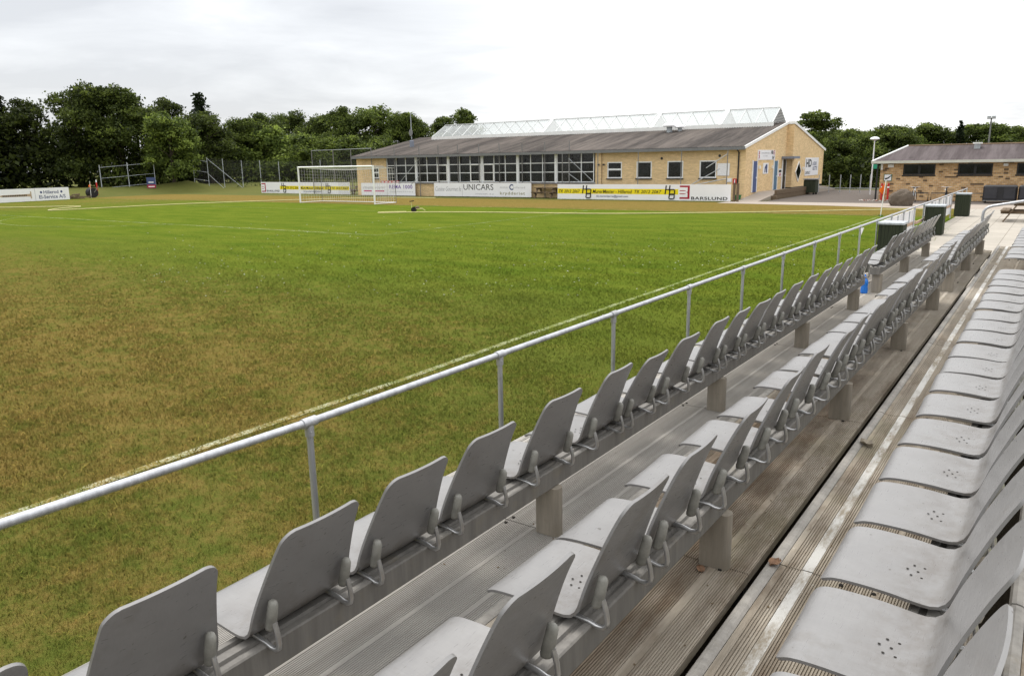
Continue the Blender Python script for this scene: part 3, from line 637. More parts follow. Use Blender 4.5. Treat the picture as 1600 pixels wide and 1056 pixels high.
# bottle, leaves, flag
t=thing('drink_bottle','blue transparent plastic bottle standing on the deck in the aisle gap','bottle',(-2.06,11.42,.6395))
MB().lathe((0,0,0),[(.035,0),(.047,.008),(.047,.07),(.043,.09),(.043,.11),(.047,.13),(.046,.165),(.034,.195),(.018,.212),(.016,.225)],20).build('body',M_['bottle'],t,smooth=True,angle=50)
MB().lathe((0,0,.226),[(.019,0),(.019,.018),(.010,.022),(.008,.038)],14).build('cap',M_['bottle'],t,smooth=True)
def leaf(name,label,cat,loc,sz,mat,seed,crump=.5):
    r_=np.random.default_rng(seed); n=9; V=[];F=[]
    for i in range(n):
        for j in range(n):
            u=i/(n-1)*2-1; v=j/(n-1)*2-1; wd=math.sqrt(max(0,1-u*u))**1.2*.6+.06
            V.append((u*sz,v*wd*sz,sz*crump*(.30+.45*abs(math.sin(u*3.1+seed)*v)+.4*abs(v)+r_.uniform(-.12,.12))))
    for i in range(n-1):
        for j in range(n-1): F.append((i*n+j,(i+1)*n+j,(i+1)*n+j+1,i*n+j+1))
    mn=min(v[2] for v in V); o=MB().add([(a,b,c-mn) for a,b,c in V],F).build(name,mat,smooth=True,angle=80,recalc=False); o.location=loc; o.rotation_euler=(0,0,seed*1.3); tag(o,label,cat); return o
M_['dryleaf']=simple('dry_leaf',(.22,.13,.08),.8,.2,0,.4,30); M_['paper']=simple('crumpled_leaf_pale',(.33,.29,.23),.8,.2,0,.3,30)
leaf('dry_leaf','curled brown dry leaf on the rear tier edge at the panel joint','leaf',(-.800,3.02,.822),.035,M_['dryleaf'],1)
leaf('dry_leaf','crumpled pale dry leaf lying on the rear tier deck, midway along','leaf',(-.765,4.71,.811),.045,M_['paper'],2,.8)
leaf('dry_leaf','small reddish leaf at the foot of a middle row post','leaf',(-1.10,2.97,.7265),.028,M_['dryleaf'],4,.3)
r_=np.random.default_rng(12); V=[];F=[]
for k in range(420):
    ti=int(r_.integers(0,3)); x0,x1,z=TIER[ti]; x=r_.uniform(x0+.06,x1-.02); y=r_.uniform(.6,9.5); sz=r_.uniform(.0025,.0075); a=r_.uniform(0,6.28); n=len(V)
    V+=[(x+sz*math.cos(a+t_)*(1 if j%2 else .5),y+sz*math.sin(a+t_),z+.0012+(.003 if j==1 else 0)) for j,t_ in enumerate((0,1.6,3.1,4.7))]; F.append((n,n+1,n+2,n+3))
o=np_mesh('deck_litter',V,F,simple('litter_bits',(.12,.085,.05),.9,.05,0,.6,900)); tag(o,'tiny dry bits and grit scattered on the deck boards','litter',kind='stuff')
# small white pennant on the railing
o=MB().extrude([(18.36,.955),(18.72,.945),(18.46,.80)],-3.489,-3.485,'x').build('pennant',M_['boardw']); tag(o,'small white triangular scrap hanging from the railing','pennant')
# stair handrail at the end of the platform
hr=thing('handrail','bright curved tube handrail at the far end of the stand','handrail',(-1.14,17.32,0))
MB().tube([(0,0,0),(0,0,1.38),(.008,0,1.43),(.035,0,1.48),(.08,0,1.515),(.15,0,1.538),(.62,0,1.632),(1.8,0,1.86)],.026,14).build('tube',M_['galv'],hr,smooth=True,angle=60)
MB().tube([(1.8,0,0),(1.8,0,1.86)],.026,14).build('post',M_['galv'],hr,smooth=True,angle=60)
# ------------------------------------------------------------------ picnic tables
def make_picnic():
    t=thing('picnic_table','','picnic table'); L=1.8
    m=MB()
    for k in range(5): m.box(-.36+k*.146,-.36+k*.146+.136,0,L,.70,.742)
    m.build('table_top',M_['timber'],t)
    for s in (-1,1):
        m=MB()
        for k in range(2):
            a=s*.62+(k-1)*.145+.0; m.box(a,a+.135,0,L,.40,.44)
        m.build('bench_seat',M_['timber'],t)
    for y in (.22,L-.22):
        for s in (-1,1): MB().bar((s*.66,y+.05*s,.0),(s*.22,y+.05*s,.69),.05,.13,(0,1,0)).build('leg',M_['timber'],t)
        MB().box(-.76,.76,y-.022,y+.022,.30,.398).build('seat_bearer',M_['timber'],t); MB().box(-.36,.36,y-.022,y+.022,.60,.699).build('top_bearer',M_['timber'],t)
    return t
pt=make_picnic(); pics=[(-.97,34.6,0,'weathered wooden picnic table on the paving behind the stand handrail'),(-42.6,49.0,R(90),'dark wooden picnic table behind the gap left of the long middle board'),(-29.3,47.6,R(90),'wooden picnic table in the gap before the yellow banded right board'),(-51.0,49.4,R(90),'wooden picnic table beside the left end of the clubhouse')]
for k,(x,y,rz,l) in enumerate(pics):
    o=pt if k==0 else copy_tree(pt); o.location=(x,y,.006 if k==0 else 0); o.rotation_euler=(0,0,rz); tag(o,l,'picnic table','wooden picnic tables')
# ------------------------------------------------------------------ goal
def net_grid(m,P,nu,nv,r):
    """thin cords over a bilinear patch P(u,v)"""
    for i in range(nu+1):
        for a,b in zip(range(6),range(1,7)): m.bar(P(i/nu,a/6),P(i/nu,b/6),r,r)
    for j in range(nv+1):
        for a,b in zip(range(8),range(1,9)): m.bar(P(a/8,j/nv),P(b/8,j/nv),r,r)
gl=thing('football_goal','white full size football goal with hanging net','goal',(GX,GY,0))
PX=3.66
for s in (-1,1): MB().tube([(s*PX,0,0),(s*PX,0,2.50)],.06,14).build('goalpost',M_['white'],gl,smooth=True,angle=60)
MB().tube([(-PX+.055,0,2.44),(PX-.055,0,2.44)],.058,14).build('crossbar',M_['white'],gl,smooth=True,angle=60)
for s in (-1,1):
    MB().tube([(s*(PX+.0),.06,2.44),(s*PX,.9,2.42),(s*PX,1.0,2.38)],.02,8).build('net_support',M_['fencelight'],gl)
    MB().tube([(s*PX,.06,.03),(s*PX,2.0,.03)],.025,8).build('ground_bar',M_['white'],gl)
    MB().tube([(s*PX,2.02,.0),(s*PX,2.02,2.30)],.02,8).build('stanchion',M_['fencepost'],gl)
MB().tube([(-PX+.03,2.0,.03),(PX-.03,2.0,.03)],.025,8).build('rear_bar',M_['white'],gl)
nm=simple('net_cord',(.55,.55,.52),.8,.1)
m=MB()
sag=lambda u:.16*math.sin(math.pi*u)
net_grid(m,lambda u,v:(-PX+2*PX*u,.06+1.94*v,2.43-.13*v-sag(u)*math.sin(math.pi*(.15+.85*v))*1.1),34,8,.008)
net_grid(m,lambda u,v:(-PX+2*PX*u,2.0+.10*math.sin(math.pi*v)*math.sin(math.pi*u),.03+2.27*v-sag(u)*v*.4),34,11,.008)
for s in (-1,1): net_grid(m,lambda u,v:(s*PX,.06+1.94*u,.03+(2.40-.13*u)*v-.02),8,11,.008)
m.build('net',nm,gl,recalc=False)
# ------------------------------------------------------------------ advertising boards
def board(name,label,X0,Y0,X1,Y1,h=1.0,z=.03,mat=None,group='white advertising boards behind the goal line'):
    L=math.hypot(X1-X0,Y1-Y0); t=thing(name,label,'advertising board',(X0,Y0,z),math.atan2(Y1-Y0,X1-X0),group)
    MB().box(0,L,0,.03,0,h).build('panel',mat or M_['boardw'],t)
    m=MB()
    for x in np.arange(.4,L,2.2): m.box(x-.04,x+.04,.031,.10,-z,h-.05)
    m.build('back_stakes',M_['timber'],t); return t,L
def rect(parent,name,u0,u1,v0,v1,mat,t=.003):
    return MB().box(u0,u1,-t,-.0002,v0,v1).build(name,mat,parent)
def smallprint(t,u0,u1,v0,v1,mat,seed,fr=None):
    # writing too small to read in the photograph: a row of short strokes
    r_=random.Random(seed); m=MB(); u=u0; h=v1-v0; fr=fr or (lambda u,v,w:(u,-w,v))
    while u<u1:
        w_=r_.uniform(.25,.55)*h
        if r_.random()>.14:
            a=r_.choice((0,0,.25))*h; b=h*r_.choice((.7,.7,1))
            m.quad(fr(u,v0+a,.004),fr(u+w_*.35,v0+a,.004),fr(u+w_*.35,v0+b,.004),fr(u,v0+b,.004)); m.quad(fr(u+w_*.35,v0+h*.55,.004),fr(u+w_,v0+h*.55,.004),fr(u+w_,v0+h*.7,.004),fr(u+w_*.35,v0+h*.7,.004))
        u+=w_*1.25
    m.build('small_print',mat,t,recalc=False)
def barslund(t,u0,u1,v0,v1):
    # red square with a white rounded three-bar letter open to the left
    rect(t,'emblem_ground',u0,u1,v0,v1,M_['red'],.003); W=u1-u0;H=v1-v0; m=MB()
    m.box(u0,u0+W*.62,-.006,-.0032,v0+H*.13,v0+H*.36); m.box(u0,u0+W*.58,-.0075,-.0062,v0+H*.40,v0+H*.60); m.box(u0,u0+W*.62,-.006,-.0032,v0+H*.64,v0+H*.87)
    m.box(u0+W*.60,u0+W*.80,-.0085,-.0078,v0+H*.13,v0+H*.46); m.box(u0+W*.60,u0+W*.80,-.0085,-.0078,v0+H*.54,v0+H*.87); m.box(u0+W*.56,u0+W*.72,-.0085,-.0078,v0+H*.46,v0+H*.54)
    m.build('emblem_bars',M_['boardw'],t); m=MB()
    for a in (.355,.585): m.box(u0,u0+W*.5,-.010,-.0088,v0+H*(a),v0+H*(a+.06))
    m.build('emblem_slits',M_['red'],t)
def hb(t,u0,h):
    # interlocking slanted H and B
    m=MB(); sl_=.16; k=h
    def stroke(a,b,wd): m.extrude([(a[0]-wd/2,a[1]),(a[0]+wd/2,a[1]),(b[0]+wd/2,b[1]),(b[0]-wd/2,b[1])],-.011,-.0042,'y')
    stroke((u0,.40*k),(u0+.07*k,.95*k),.085*k); stroke((u0+.28*k,.62*k),(u0+.33*k,.95*k),.085*k); m.box(u0+.04*k,u0+.32*k,-.0130,-.0112,.66*k,.72*k)
    stroke((u0+.27*k,.12*k),(u0+.33*k,.70*k),.085*k)
    for z0,z1,x in ((.10,.41,.56),(.38,.70,.58)):
        c=[(u0+.30*k,z0*k),(u0+x*k,z0*k),(u0+(x+.07)*k,(z0+.05)*k),(u0+(x+.09)*k,(z1-.05)*k),(u0+(x+.03)*k,z1*k),(u0+.33*k,z1*k)]
        m.tube([(a,-.022,b) for a,b in c],.035*k,6)
    m.build('monogram',M_['ink'],t)
I=dict(shear=.25,bold=.012)
t,L=board('advertising_board','long white board with yellow band right of the others, red emblem at its right end',-28.4,46.13,-16.16,46.05,.99)
s=L/(1141-871); U=lambda px:(px-871)*s
rect(t,'yellow_band',.02,U(1067),.36,.70,M_['yellow'])
lettering([('Tlf. 2012 2067',U(873.5),U(910.5),.42,.63,I),('MurerMester - Hillerod',U(932),U(996.5),.40,.64,I),('Tlf. 2012 2067',U(1000),U(1042),.42,.63,I)],M_['ink'],t,t=.006)
lettering([('hb.murerbjarre@gmail.com',U(938),U(990),.12,.29,dict(shear=.2,bold=.01))],M_['navy'],t,t=.006)
hb(t,U(915),.97); hb(t,U(1047.5),.97); barslund(t,U(1069),U(1083.5),.10,.92)
lettering([('BARSLUND',U(1086),U(1137),.06,.245,dict(bold=.02,spacing=1.1))],M_['ink'],t,t=.006)
t,L=board('advertising_board','long white board behind the goal, red emblem at its left end',-64.8,49.4,-51.33,48.5,1.05)
s=L/(548-409); U=lambda px:(px-409)*s
rect(t,'yellow_band',U(441),L-.1,.36,.70,M_['yellow']); barslund(t,U(410),U(417),.10,.94)
lettering([('BARSLUND',U(418.5),U(440),.12,.30,dict(bold=.02,spacing=1.1))],M_['ink'],t,t=.006)
hb(t,U(444),1.02); hb(t,U(513.5),1.02)
lettering([('Tlf. 2012 2067',U(452),U(473),.42,.63,I),('MurerMester - Hillerod',U(475),U(510),.40,.64,I),('Tlf. 2012 2067',U(522),U(546),.42,.63,I)],M_['ink'],t,t=.006)
lettering([('hb.murerbjarre@gmail.com',U(479),U(506),.12,.29,dict(shear=.2,bold=.01))],M_['navy'],t,t=.006)
t,L=board('advertising_board','short white board at the right goal post with violet REMA 1000 lettering',-49.2,47.80,-42.95,47.72,1.02)
s=L/(649-565); U=lambda px:(px-565)*s
lettering([('REMA 1000',U(610),U(645),.55,.86,dict(bold=.015,spacing=1.1))],M_['purple'],t,t=.004)
smallprint(t,U(610),U(645),.24,.38,M_['greyink'],1)
smallprint(t,U(568),U(602),.50,.74,M_['greyink'],2)
m=MB(); 
for a,b in ((569,582),(584.5,602)): m.box(U(a),U(b),-.003,-.0002,.30,.40)
m.build('magenta_rule',M_['magenta'],t)
rect(t,'seam',U(606.5),U(606.9),.02,1.0,M_['greyink'])
t,L=board('advertising_board','long white board in front of the glazing with large UNICARS lettering',-40.93,47.72,-31.62,47.70,1.03)
s=L/(831-679); U=lambda px:(px-679)*s
lettering([('UNICARS',U(728),U(775),.50,.93,{})],M_['ink'],t); lettering([('Cuisine Gourmet fe',U(681),U(724),.40,.74,dict(shear=.35))],M_['greyink'],t)
smallprint(t,U(747),U(775),.14,.25,M_['greyink'],3)
lettering([('motor',U(785),U(798),.62,.76,dict(spacing=1.15)),('hillerød',U(805),U(822),.62,.76,dict(spacing=1.15))],M_['greyink'],t); lettering([('C',U(799),U(805),.50,.93,dict(bold=.03))],M_['navy'],t)
lettering([('krydderiet',U(785),U(822),.10,.38,dict(spacing=1.15,bold=.008))],M_['olive'],t)
rect(t,'seam',U(725.6),U(726),.02,1.0,M_['greyink'])
# far left board (two joined panels, leaning slightly)
t,L=board('advertising_board','white board at the far left below the trees, blue lettering on its right half',-70.35,27.6,-71.5,34.2,1.05,group='white advertising boards behind the goal line')
s=L/109.
def fl(px): return (px)*s
lettering([('Hillerod',fl(71),fl(93),.56,.84,dict(bold=.015)),('El-Service A/S',fl(64),fl(103),.16,.46,dict(bold=.015))],M_['navy'],t)
m=MB()
for c in (67.5,97.5): m.extrude([(fl(c)+.10*math.cos(k*math.pi/8),.70+.10*math.sin(k*math.pi/8)) for k in range(16)],-.004,-.0002,'y')
m.build('round_marks',M_['navy'],t)
m=MB(); m.extrude([(fl(8),.50),(fl(13),.58),(fl(48),.60),(fl(53),.62),(fl(53),.38),(fl(48),.40),(fl(13),.42)],-.004,-.0002,'y'); m.box(fl(52),fl(53.6),-.0060,-.0045,.22,.80); m.build('screw_picture',simple('tan_print',(.42,.32,.22),.6),t)
m=MB()
for k in range(14): m.box(fl(14+k*2.4),fl(15.6+k*2.4),-.0072,-.0045,.44,.56)
m.build('screw_thread',M_['ink'],t)
rect(t,'seam',fl(58.5),fl(59),.02,1.03,M_['greyink'])
# pair of further boards left of the frame
board('advertising_board','white board cut off by the left edge of the photo',-69.2,21.0,-70.3,27.4,1.05)
# ------------------------------------------------------------------ fences
def fence(name,label,pts,h,rails=(),mesh=None,r_=.028,braces=(),group=None,mat=None):
    mat=mat or M_['fencepost']; t=thing(name,label,'fence',(pts[0][0],pts[0][1],pts[0][2] if len(pts[0])>2 else 0),0,group); o=Vector(t.location)
    P=[Vector((p[0],p[1],p[2] if len(p)>2 else 0))-o for p in pts]
    hs=h if isinstance(h,(list,tuple)) else [h]*len(P)
    for p,hh in zip(P,hs): MB().tube([p-Vector((0,0,.1)),p+Vector((0,0,hh))],r_,8).build('post',mat,t)
    for i0,i1,z,m_ in rails:
        for i in range(i0,i1): MB().tube([P[i]+Vector((0,0,z)),P[i+1]+Vector((0,0,z))],.022,6).build('rail',m_,t)
    for a,b in braces: MB().tube([Vector(a)-o,Vector(b)-o],.024,8).build('brace',M_['fencelight'],t)
    if mesh:
        m=MB()
        for i in range(len(P)-1): m.quad(P[i],P[i+1],P[i+1]+Vector((0,0,hs[i+1]-.05)),P[i]+Vector((0,0,hs[i]-.05)))
        m.build('wire_mesh',mesh,t,recalc=False)
    return t
nf=mat_net('chain_link',.060,.0028,(.13,.13,.13),True,'xz',.2); nfy=mat_net('chain_link_side',.060,.003,(.13,.13,.13),True,'yz',.2)
xs_=[-56.25,-53.43,-50.65,-47.81,-45.18,-42.46,-40.46,-38.49,-36.44,-34.53,-32.47,-30.51,-28.46]
yl=lambda x:48.6 if x<-52 else (48.1 if x<-50 else 47.72)
fence('ball_stop_fence','tall grey ball stop fence on posts in front of the glazing',[(x,yl(x)+.1) for x in xs_],3.95,[(0,3,3.9,M_['fencelight'])],nf,.034,
  [((-42.46,yl(-42.46),2.9),(-44.7,yl(-44.7),1.0)),((-42.46,yl(-42.46),1.6),(-43.4,yl(-43.4),.9)),((-28.46,yl(-28.46),2.75),(-26.3,yl(-27),1.0)),((-28.46,yl(-28.46),1.7),(-27.4,yl(-27.4),1.05))])
fence('chain_link_fence','thin chain link fence on dark posts before the clubhouse brick wall',[(-28.3,46.6),(-25.52,46.6),(-22.56,46.6),(-19.6,46.6),(-16.64,46.6)],3.05,(),nf,.030,
  [((-16.66,46.55,2.8),(-17.95,46.55,2.0)),((-16.66,46.55,1.35),(-19.3,46.55,.85)),((-17.1,46.55,1.95),(-18.9,46.55,.98))])
fence('chain_link_fence','chain link fence with diagonal brace by the hedge left of the goal',[(-77.1,50.2,.95),(-76.3,51.4,.7),(-75.4,52.7,.5),(-74.3,54.3,.3),(-73.1,55.8,.5),(-71.9,57.4,.5),(-68,60,.6),(-64,62,.6)],[2.7,2.95,3.0,3.0,2.75,2.6,2.6,2.6],[(0,1,2.5,M_['fencelight']),(0,1,1.35,M_['fencelight']),(0,1,.45,M_['fencelight'])],nfy,.038,
  [((-76.3,51.4,3.55),(-74.0,54.0,.3)),((-76.3,51.4,1.9),(-75.4,52.6,.3))],mat=M_['fencelight'])
fence('rail_fence','grey three rail fence frame below the dark trees at the far left',[(-81.6,42.4,.3),(-80.4,44.7,.5),(-79.3,47.0,.7)],[2.7,2.75,2.3],[(0,2,2.45,M_['fencelight']),(0,2,1.35,M_['fencelight']),(0,2,.35,M_['fencelight'])],None,.045,mat=M_['fencelight'])
fence('low_wire_fence','low wire fence on pale posts across the back of the tarmac yard',[(-14.6,60.4),(-13.87,60.4),(-13.1,60.4),(-12.4,60.3),(-11.7,60.2),(-11.05,60.1),(-10.2,60.1),(-9.4,60.1)],1.28,[(0,7,.32,M_['fencelight'])],None,.03,mat=M_['fencelight'])
# ------------------------------------------------------------------ corner flags
def corner(x,y,label,dx=0):
    t=thing('corner_flag',label,'corner flag',(x,y,0),0,'orange corner flags')
    MB().tube([(0,0,0),(.10,0,1.52)],.019,10).build('pole',M_['white'],t,smooth=True,angle=60)
    n=8; V=[];F=[]
    for i in range(n+1):
        u=i/n; hh=(1-u)
        for j in (0,1):
            z=1.52-.06-u*.34-(0 if j==0 else .60*hh+.04)
            V.append((.095-.002*j-u*.22,.05*math.sin(u*5)*(1+.3*j),z))
    for i in range(n): F.append((2*i,2*i+1,2*i+3,2*i+2))
    m=MB().add(V,F); m.add([(a,b+.006,c) for a,b,c in V],F); m.build('flag',M_['orange'],t,recalc=False,smooth=True,angle=80)
    m=MB(); r_=random.Random(3)
    for k in range(60):
        a=r_.uniform(0,6.28); d=r_.uniform(0,.12); x_,y_=d*math.cos(a),d*math.sin(a); h=r_.uniform(.04,.11); m.add([(x_-.006,y_,0),(x_+.006,y_,0),(x_+r_.uniform(-.04,.04),y_+r_.uniform(-.04,.04),h)],[(0,1,2)])
    m.build('tuft',simple('tuft_green',(.06,.16,.02),.8),t,recalc=False)
corner(TX,GY-.5,'orange corner flag on white pole near the railing'); corner(-72.3,GY-.3,'orange corner flag on white pole at the far left corner')
# ------------------------------------------------------------------ hoses and sprinkler
def hose(label,pts,r_=.055):
    P=[(x,y,r_*.9) for x,y in pts]; c=catmull(P,8); o=MB().tube([tuple(p) for p in c],r_,8).build('hose',M_['hose'],smooth=True,angle=70); tag(o,label,'hose','yellow watering hoses on the pitch'); return o
hose('yellow hose running across the pitch from the sprinkler to the right',[(-28.75,31.15),(-29.4,30.7),(-29.75,30.1),(-29.3,29.95),(-28,31.0),(-25,32.1),(-22,32.7),(-17.8,33.5),(-13,36.1),(-10,38.2),(-7.6,40.1),(-4.4,41.9)],.028)
hose('yellow hose with a hairpin bend running behind the goal at left',[(-66,22.0),(-61.2,24.4),(-58.5,26.4),(-56.9,27.5),(-55.7,27.2),(-54.6,25.3),(-53.2,24.0),(-52.5,24.3),(-52.2,27),(-51.8,30.8),(-50.6,34.2),(-49.3,37.0),(-46.5,41),(-43.2,44.35),(-38.5,45.0)],.032)
t=thing('sprinkler_cart','yellow wheeled sprinkler cart standing on the pitch with hose','sprinkler',(-28.35,31.5,0),R(35))
MB().bar((-.30,0,.20),(.42,0,.22),.30,.05).build('frame',M_['hose'],t)
for s in (-1,1):
    MB().tube([(-.14,s*.21,.17),(-.14,s*.27,.17)],.17,16).build('wheel',M_['tyre'],t,smooth=True,angle=40)
MB().lathe((.10,0,.26),[(.13,0),(.15,.04),(.12,.10),(.05,.13)],14).build('reel',M_['timber'],t); t.scale=(.8,.8,.8)
MB().tube([(-.28,0,.2),(-.30,0,.66)],.026,8).build('riser',M_['hose'],t); MB().bar((-.42,0,.70),(-.12,0,.74),.05,.06).build('nozzle',M_['tyre'],t); MB().tube([(.42,0,.2),(.62,0,.08)],.03,8).build('drawbar',M_['hose'],t)
# ------------------------------------------------------------------ clubhouse
FY,BY,WX,EX=48.0,65.2,-49.8,-16.0; EZ=3.28; RYd,RZ=56.6,4.92; EX2=-15.55
cl=thing('clubhouse','long yellow brick clubhouse with grey corrugated roof and glazed ridge','building',(EX,FY,0)); O=Vector((EX,FY,0))
class LB(MB):
    def build(s,*a,**k):
        s.v=[(x-O.x,y-O.y,z-O.z) for x,y,z in s.v]; return MB.build(s,*a,**k)
slope=(RZ-EZ)/(RYd-FY)
G0,G1=-46.3,-26.45            # glazed part
# walls: front brick left and right with window openings, gables, back
def wall_x(m,x0,x1,y,th,z0,z1,ops):
    """front wall along x with rectangular openings (x0,x1,z0,z1)"""
    xs=sorted({x0,x1}|{v for o in ops for v in o[:2]})
    for a,b in zip(xs[:-1],xs[1:]):
        o=[q for q in ops if q[0]<=a+1e-6 and q[1]>=b-1e-6]
        if not o: m.box(a,b,y,y+th,z0,z1)
        else:
            q=o[0]; m.box(a,b,y,y+th,z0,q[2]); m.box(a,b,y,y+th,q[3],z1)
WIN=[(-25.55,-24.44),(-23.36,-22.25),(-21.15,-20.05),(-18.95,-17.83)]; WZ=(1.36,2.45)
m=LB(); wall_x(m,G1+.50,EX,FY,.3,0,EZ-.03,[(a,b,*WZ) for a,b in WIN]); wall_x(m,WX,G0-.02,FY,.3,0,EZ-.03,[(-47.9,-47.2,1.42,2.32)])
m.box(G1+.02,G1+.48,FY-.10,FY+.3,0,EZ-.04); m.box(G0,G1,FY+.05,FY+.3,0,1.08)
m.build('front_wall',M_['brick1'],cl)
m=LB(); m.extrude([(FY+.002,0),(RYd,0),(RYd,RZ-.05),(FY+.002,EZ-.05)],EX-.3,EX+.003,'x'); m.build('gable_wall',M_['brick1'],cl)
bz=EZ-.1
m=LB(); m.extrude([(RYd,0),(BY,0),(BY,bz),(RYd,RZ-.12)],EX2-.75,EX2,'x'); m.build('gable_wall',M_['brick1'],cl)
m=LB(); m.extrude([(FY+.3,0),(BY,0),(BY,bz),(RYd,RZ-.1),(FY+.3,EZ-.1)],WX,WX+.3,'x'); m.box(WX,EX-.4,BY-.3,BY-.002,0,bz); m.build('rear_wall',M_['brick1'],cl)
LB().box(EX2-.76,EX2+.012,RYd-.012,BY+.012,0,.50).build('plinth',M_['blackframe'],cl)
# corrugated roof: two slopes
def corr(x0,x1,ya,za,yb,zb,pitch=.177,amp=.024,th=.02):
    m=LB(); n=int((x1-x0)/pitch*4); xs=np.linspace(x0,x1,n+1); V=[];F=[]
    for x in xs:
        h=amp*math.sin((x-x0)/pitch*2*math.pi); V+=[(x,ya,za+h),(x,yb,zb+h)]
    for i in range(n): F.append((2*i,2*i+2,2*i+3,2*i+1))
    return m.add(V,F)
corr(WX-.25,EX+.05,FY-.35,EZ-.35*slope+.05,RYd,RZ+.05).build('roof_slope',M_['roof1'],cl,smooth=True,angle=60)
corr(WX-.25,EX2+.05,RYd,RZ+.05,BY+.35,bz-.02).build('roof_slope',M_['roof1'],cl,smooth=True,angle=60)
ez=EZ-.35*slope
LB().box(WX-.2,EX+.06,FY-.42,FY-.36,ez-.16,ez+.03).build('gutter',simple('grey_gutter',(.16,.165,.17),.5),cl)
LB().box(WX-.1,EX-.02,FY-.355,FY-.01,ez-.13,ez-.09).build('soffit',M_['bluegrey'],cl)
LB().box(G0,G1,FY-.02,FY+.04,EZ-.14,EZ+.02).build('fascia_board',M_['bluegrey'],cl)
LB().bar((EX+.035,FY-.38,ez-.02),(EX+.035,RYd,RZ-.0),.07,.17).build('verge_board',M_['white'],cl)
LB().bar((EX2+.035,RYd-.02,RZ-.02),(EX2+.035,BY+.35,bz-.08),.07,.17).build('verge_board',M_['white'],cl)
LB().box(EX2-.5,EX2+.02,RYd-.05,RYd+.02,RZ-.1,RZ+.07).build('parapet_cap',M_['white'],cl)
# glazing bays
BAYS=[-46.3,-42.98,-39.6,-36.28,-32.98,-29.66,-26.5]; ZR_=[1.12,1.81,2.45,3.12]; gy=FY-.0
wm=simple('dim_interior',(.02,.02,.022),.9,.1)
LB().box(G0,G1,FY+.31,FY+.33,1.0,EZ).build('dim_backing',wm,cl)
for i in range(6):
    a,b=BAYS[i]+.10,BAYS[i+1]-.10; m=LB(); t_=.055
    for k in range(4):
        x=a+(b-a)*k/3; m.box(x-t_/2,x+t_/2,gy-.03,gy+.02,ZR_[0],ZR_[3])
    for z in ZR_:
        for k in range(3): m.box(a+(b-a)*k/3+t_/2,a+(b-a)*(k+1)/3-t_/2,gy-.028,gy+.02,z-t_/2,z+t_/2)
    f=m.build('window',M_['frame'],cl)
    LB().box(a,b,gy+.022,gy+.034,ZR_[0],ZR_[3]).build('pane',M_['glass'],f)
    if i%2==0: LB().box(a+.06,a+.45+.1*i,gy+.0342,gy+.05,ZR_[1],ZR_[3]-.05).build('curtain',M_['bluegrey'],f)
    if i in (1,2,3):   # opening top-hung casement with paler frame
        x0=a+(b-a)*(2/3 if i!=3 else 0)+.03; x1=x0+(b-a)/3-.06; m=LB()
        for q in ((x0,x0+.06,1.16,2.44),(x1-.06,x1,1.16,2.44)): m.box(q[0],q[1],gy-.055,gy-.031,q[2],q[3])
        m.box(x0+.06,x1-.06,gy-.055,gy-.031,2.38,2.44); m.box(x0+.06,x1-.06,gy-.055,gy-.031,1.16,1.22); m.build('casement',M_['white'],f)
for x in BAYS[1:-1]: LB().box(x-.085,x+.085,gy-.06,gy+.03,1.06,EZ-.15).build('mullion_post',M_['frame'],cl)
LB().box(G0,G1,gy-.07,gy+.02,1.00,1.058).build('window_sill',M_['bluegrey'],cl)
def window(a,b,z0,z1,y,split=None,par=cl,fr=None,sillm=None):
    m=LB(); t_=.075
    m.box(a,a+t_,y,y+.07,z0,z1); m.box(b-t_,b,y,y+.07,z0,z1); m.box(a+t_,b-t_,y,y+.07,z0,z0+t_); m.box(a+t_,b-t_,y,y+.07,z1-t_,z1)
    if split: m.box(a+t_,b-t_,y,y+.07,split-.06,split+.06)
    f=m.build('window',fr or M_['frame'],par); LB().box(a+t_,b-t_,y+.035,y+.05,z0+t_,z1-t_).build('pane',M_['glass'],f)
    LB().box(a-.04,b+.04,y-.10,y+.03,z0-.075,z0-.004).build('sill',sillm or M_['blackframe'],f); return f
for k,(a,b) in enumerate(WIN): window(a,b,*WZ,FY+.01,1.95 if k==0 else None)
window(-47.9,-47.2,1.42,2.32,FY+.01,1.9)
for x,z in ((-22.0+.45,2.62),(-17.65,2.72)):
    LB().lathe((x,FY-.012,z),[(.075,-.01),(.075,.01)],12).build('air_vent',M_['blackframe'],cl) if False else LB().extrude([(x+.085*math.cos(k*math.pi/8),z+.085*math.sin(k*math.pi/8)) for k in range(16)],FY-.02,FY-.001,'y').build('air_vent',M_['blackframe'],cl)
for x in (-26.15,-25.75): 
    f=LB().box(x-.05,x+.05,FY-.24,FY-.11,2.22,2.34).build('wall_lamp',M_['blackframe'],cl); LB().box(x-.02,x+.02,FY-.11,FY-.001,2.26,2.30).build('bracket',M_['blackframe'],f)
LB().tube([(-16.42,FY-.06,0),(-16.42,FY-.06,2.9),(-16.42,FY-.36,3.05)],.045,8).build('downpipe',M_['blackframe'],cl)
LB().tube([(-26.0,FY-.06,0.),(-26.0,FY-.06,2.95)],.035,8).build('downpipe',M_['fencepost'],cl)
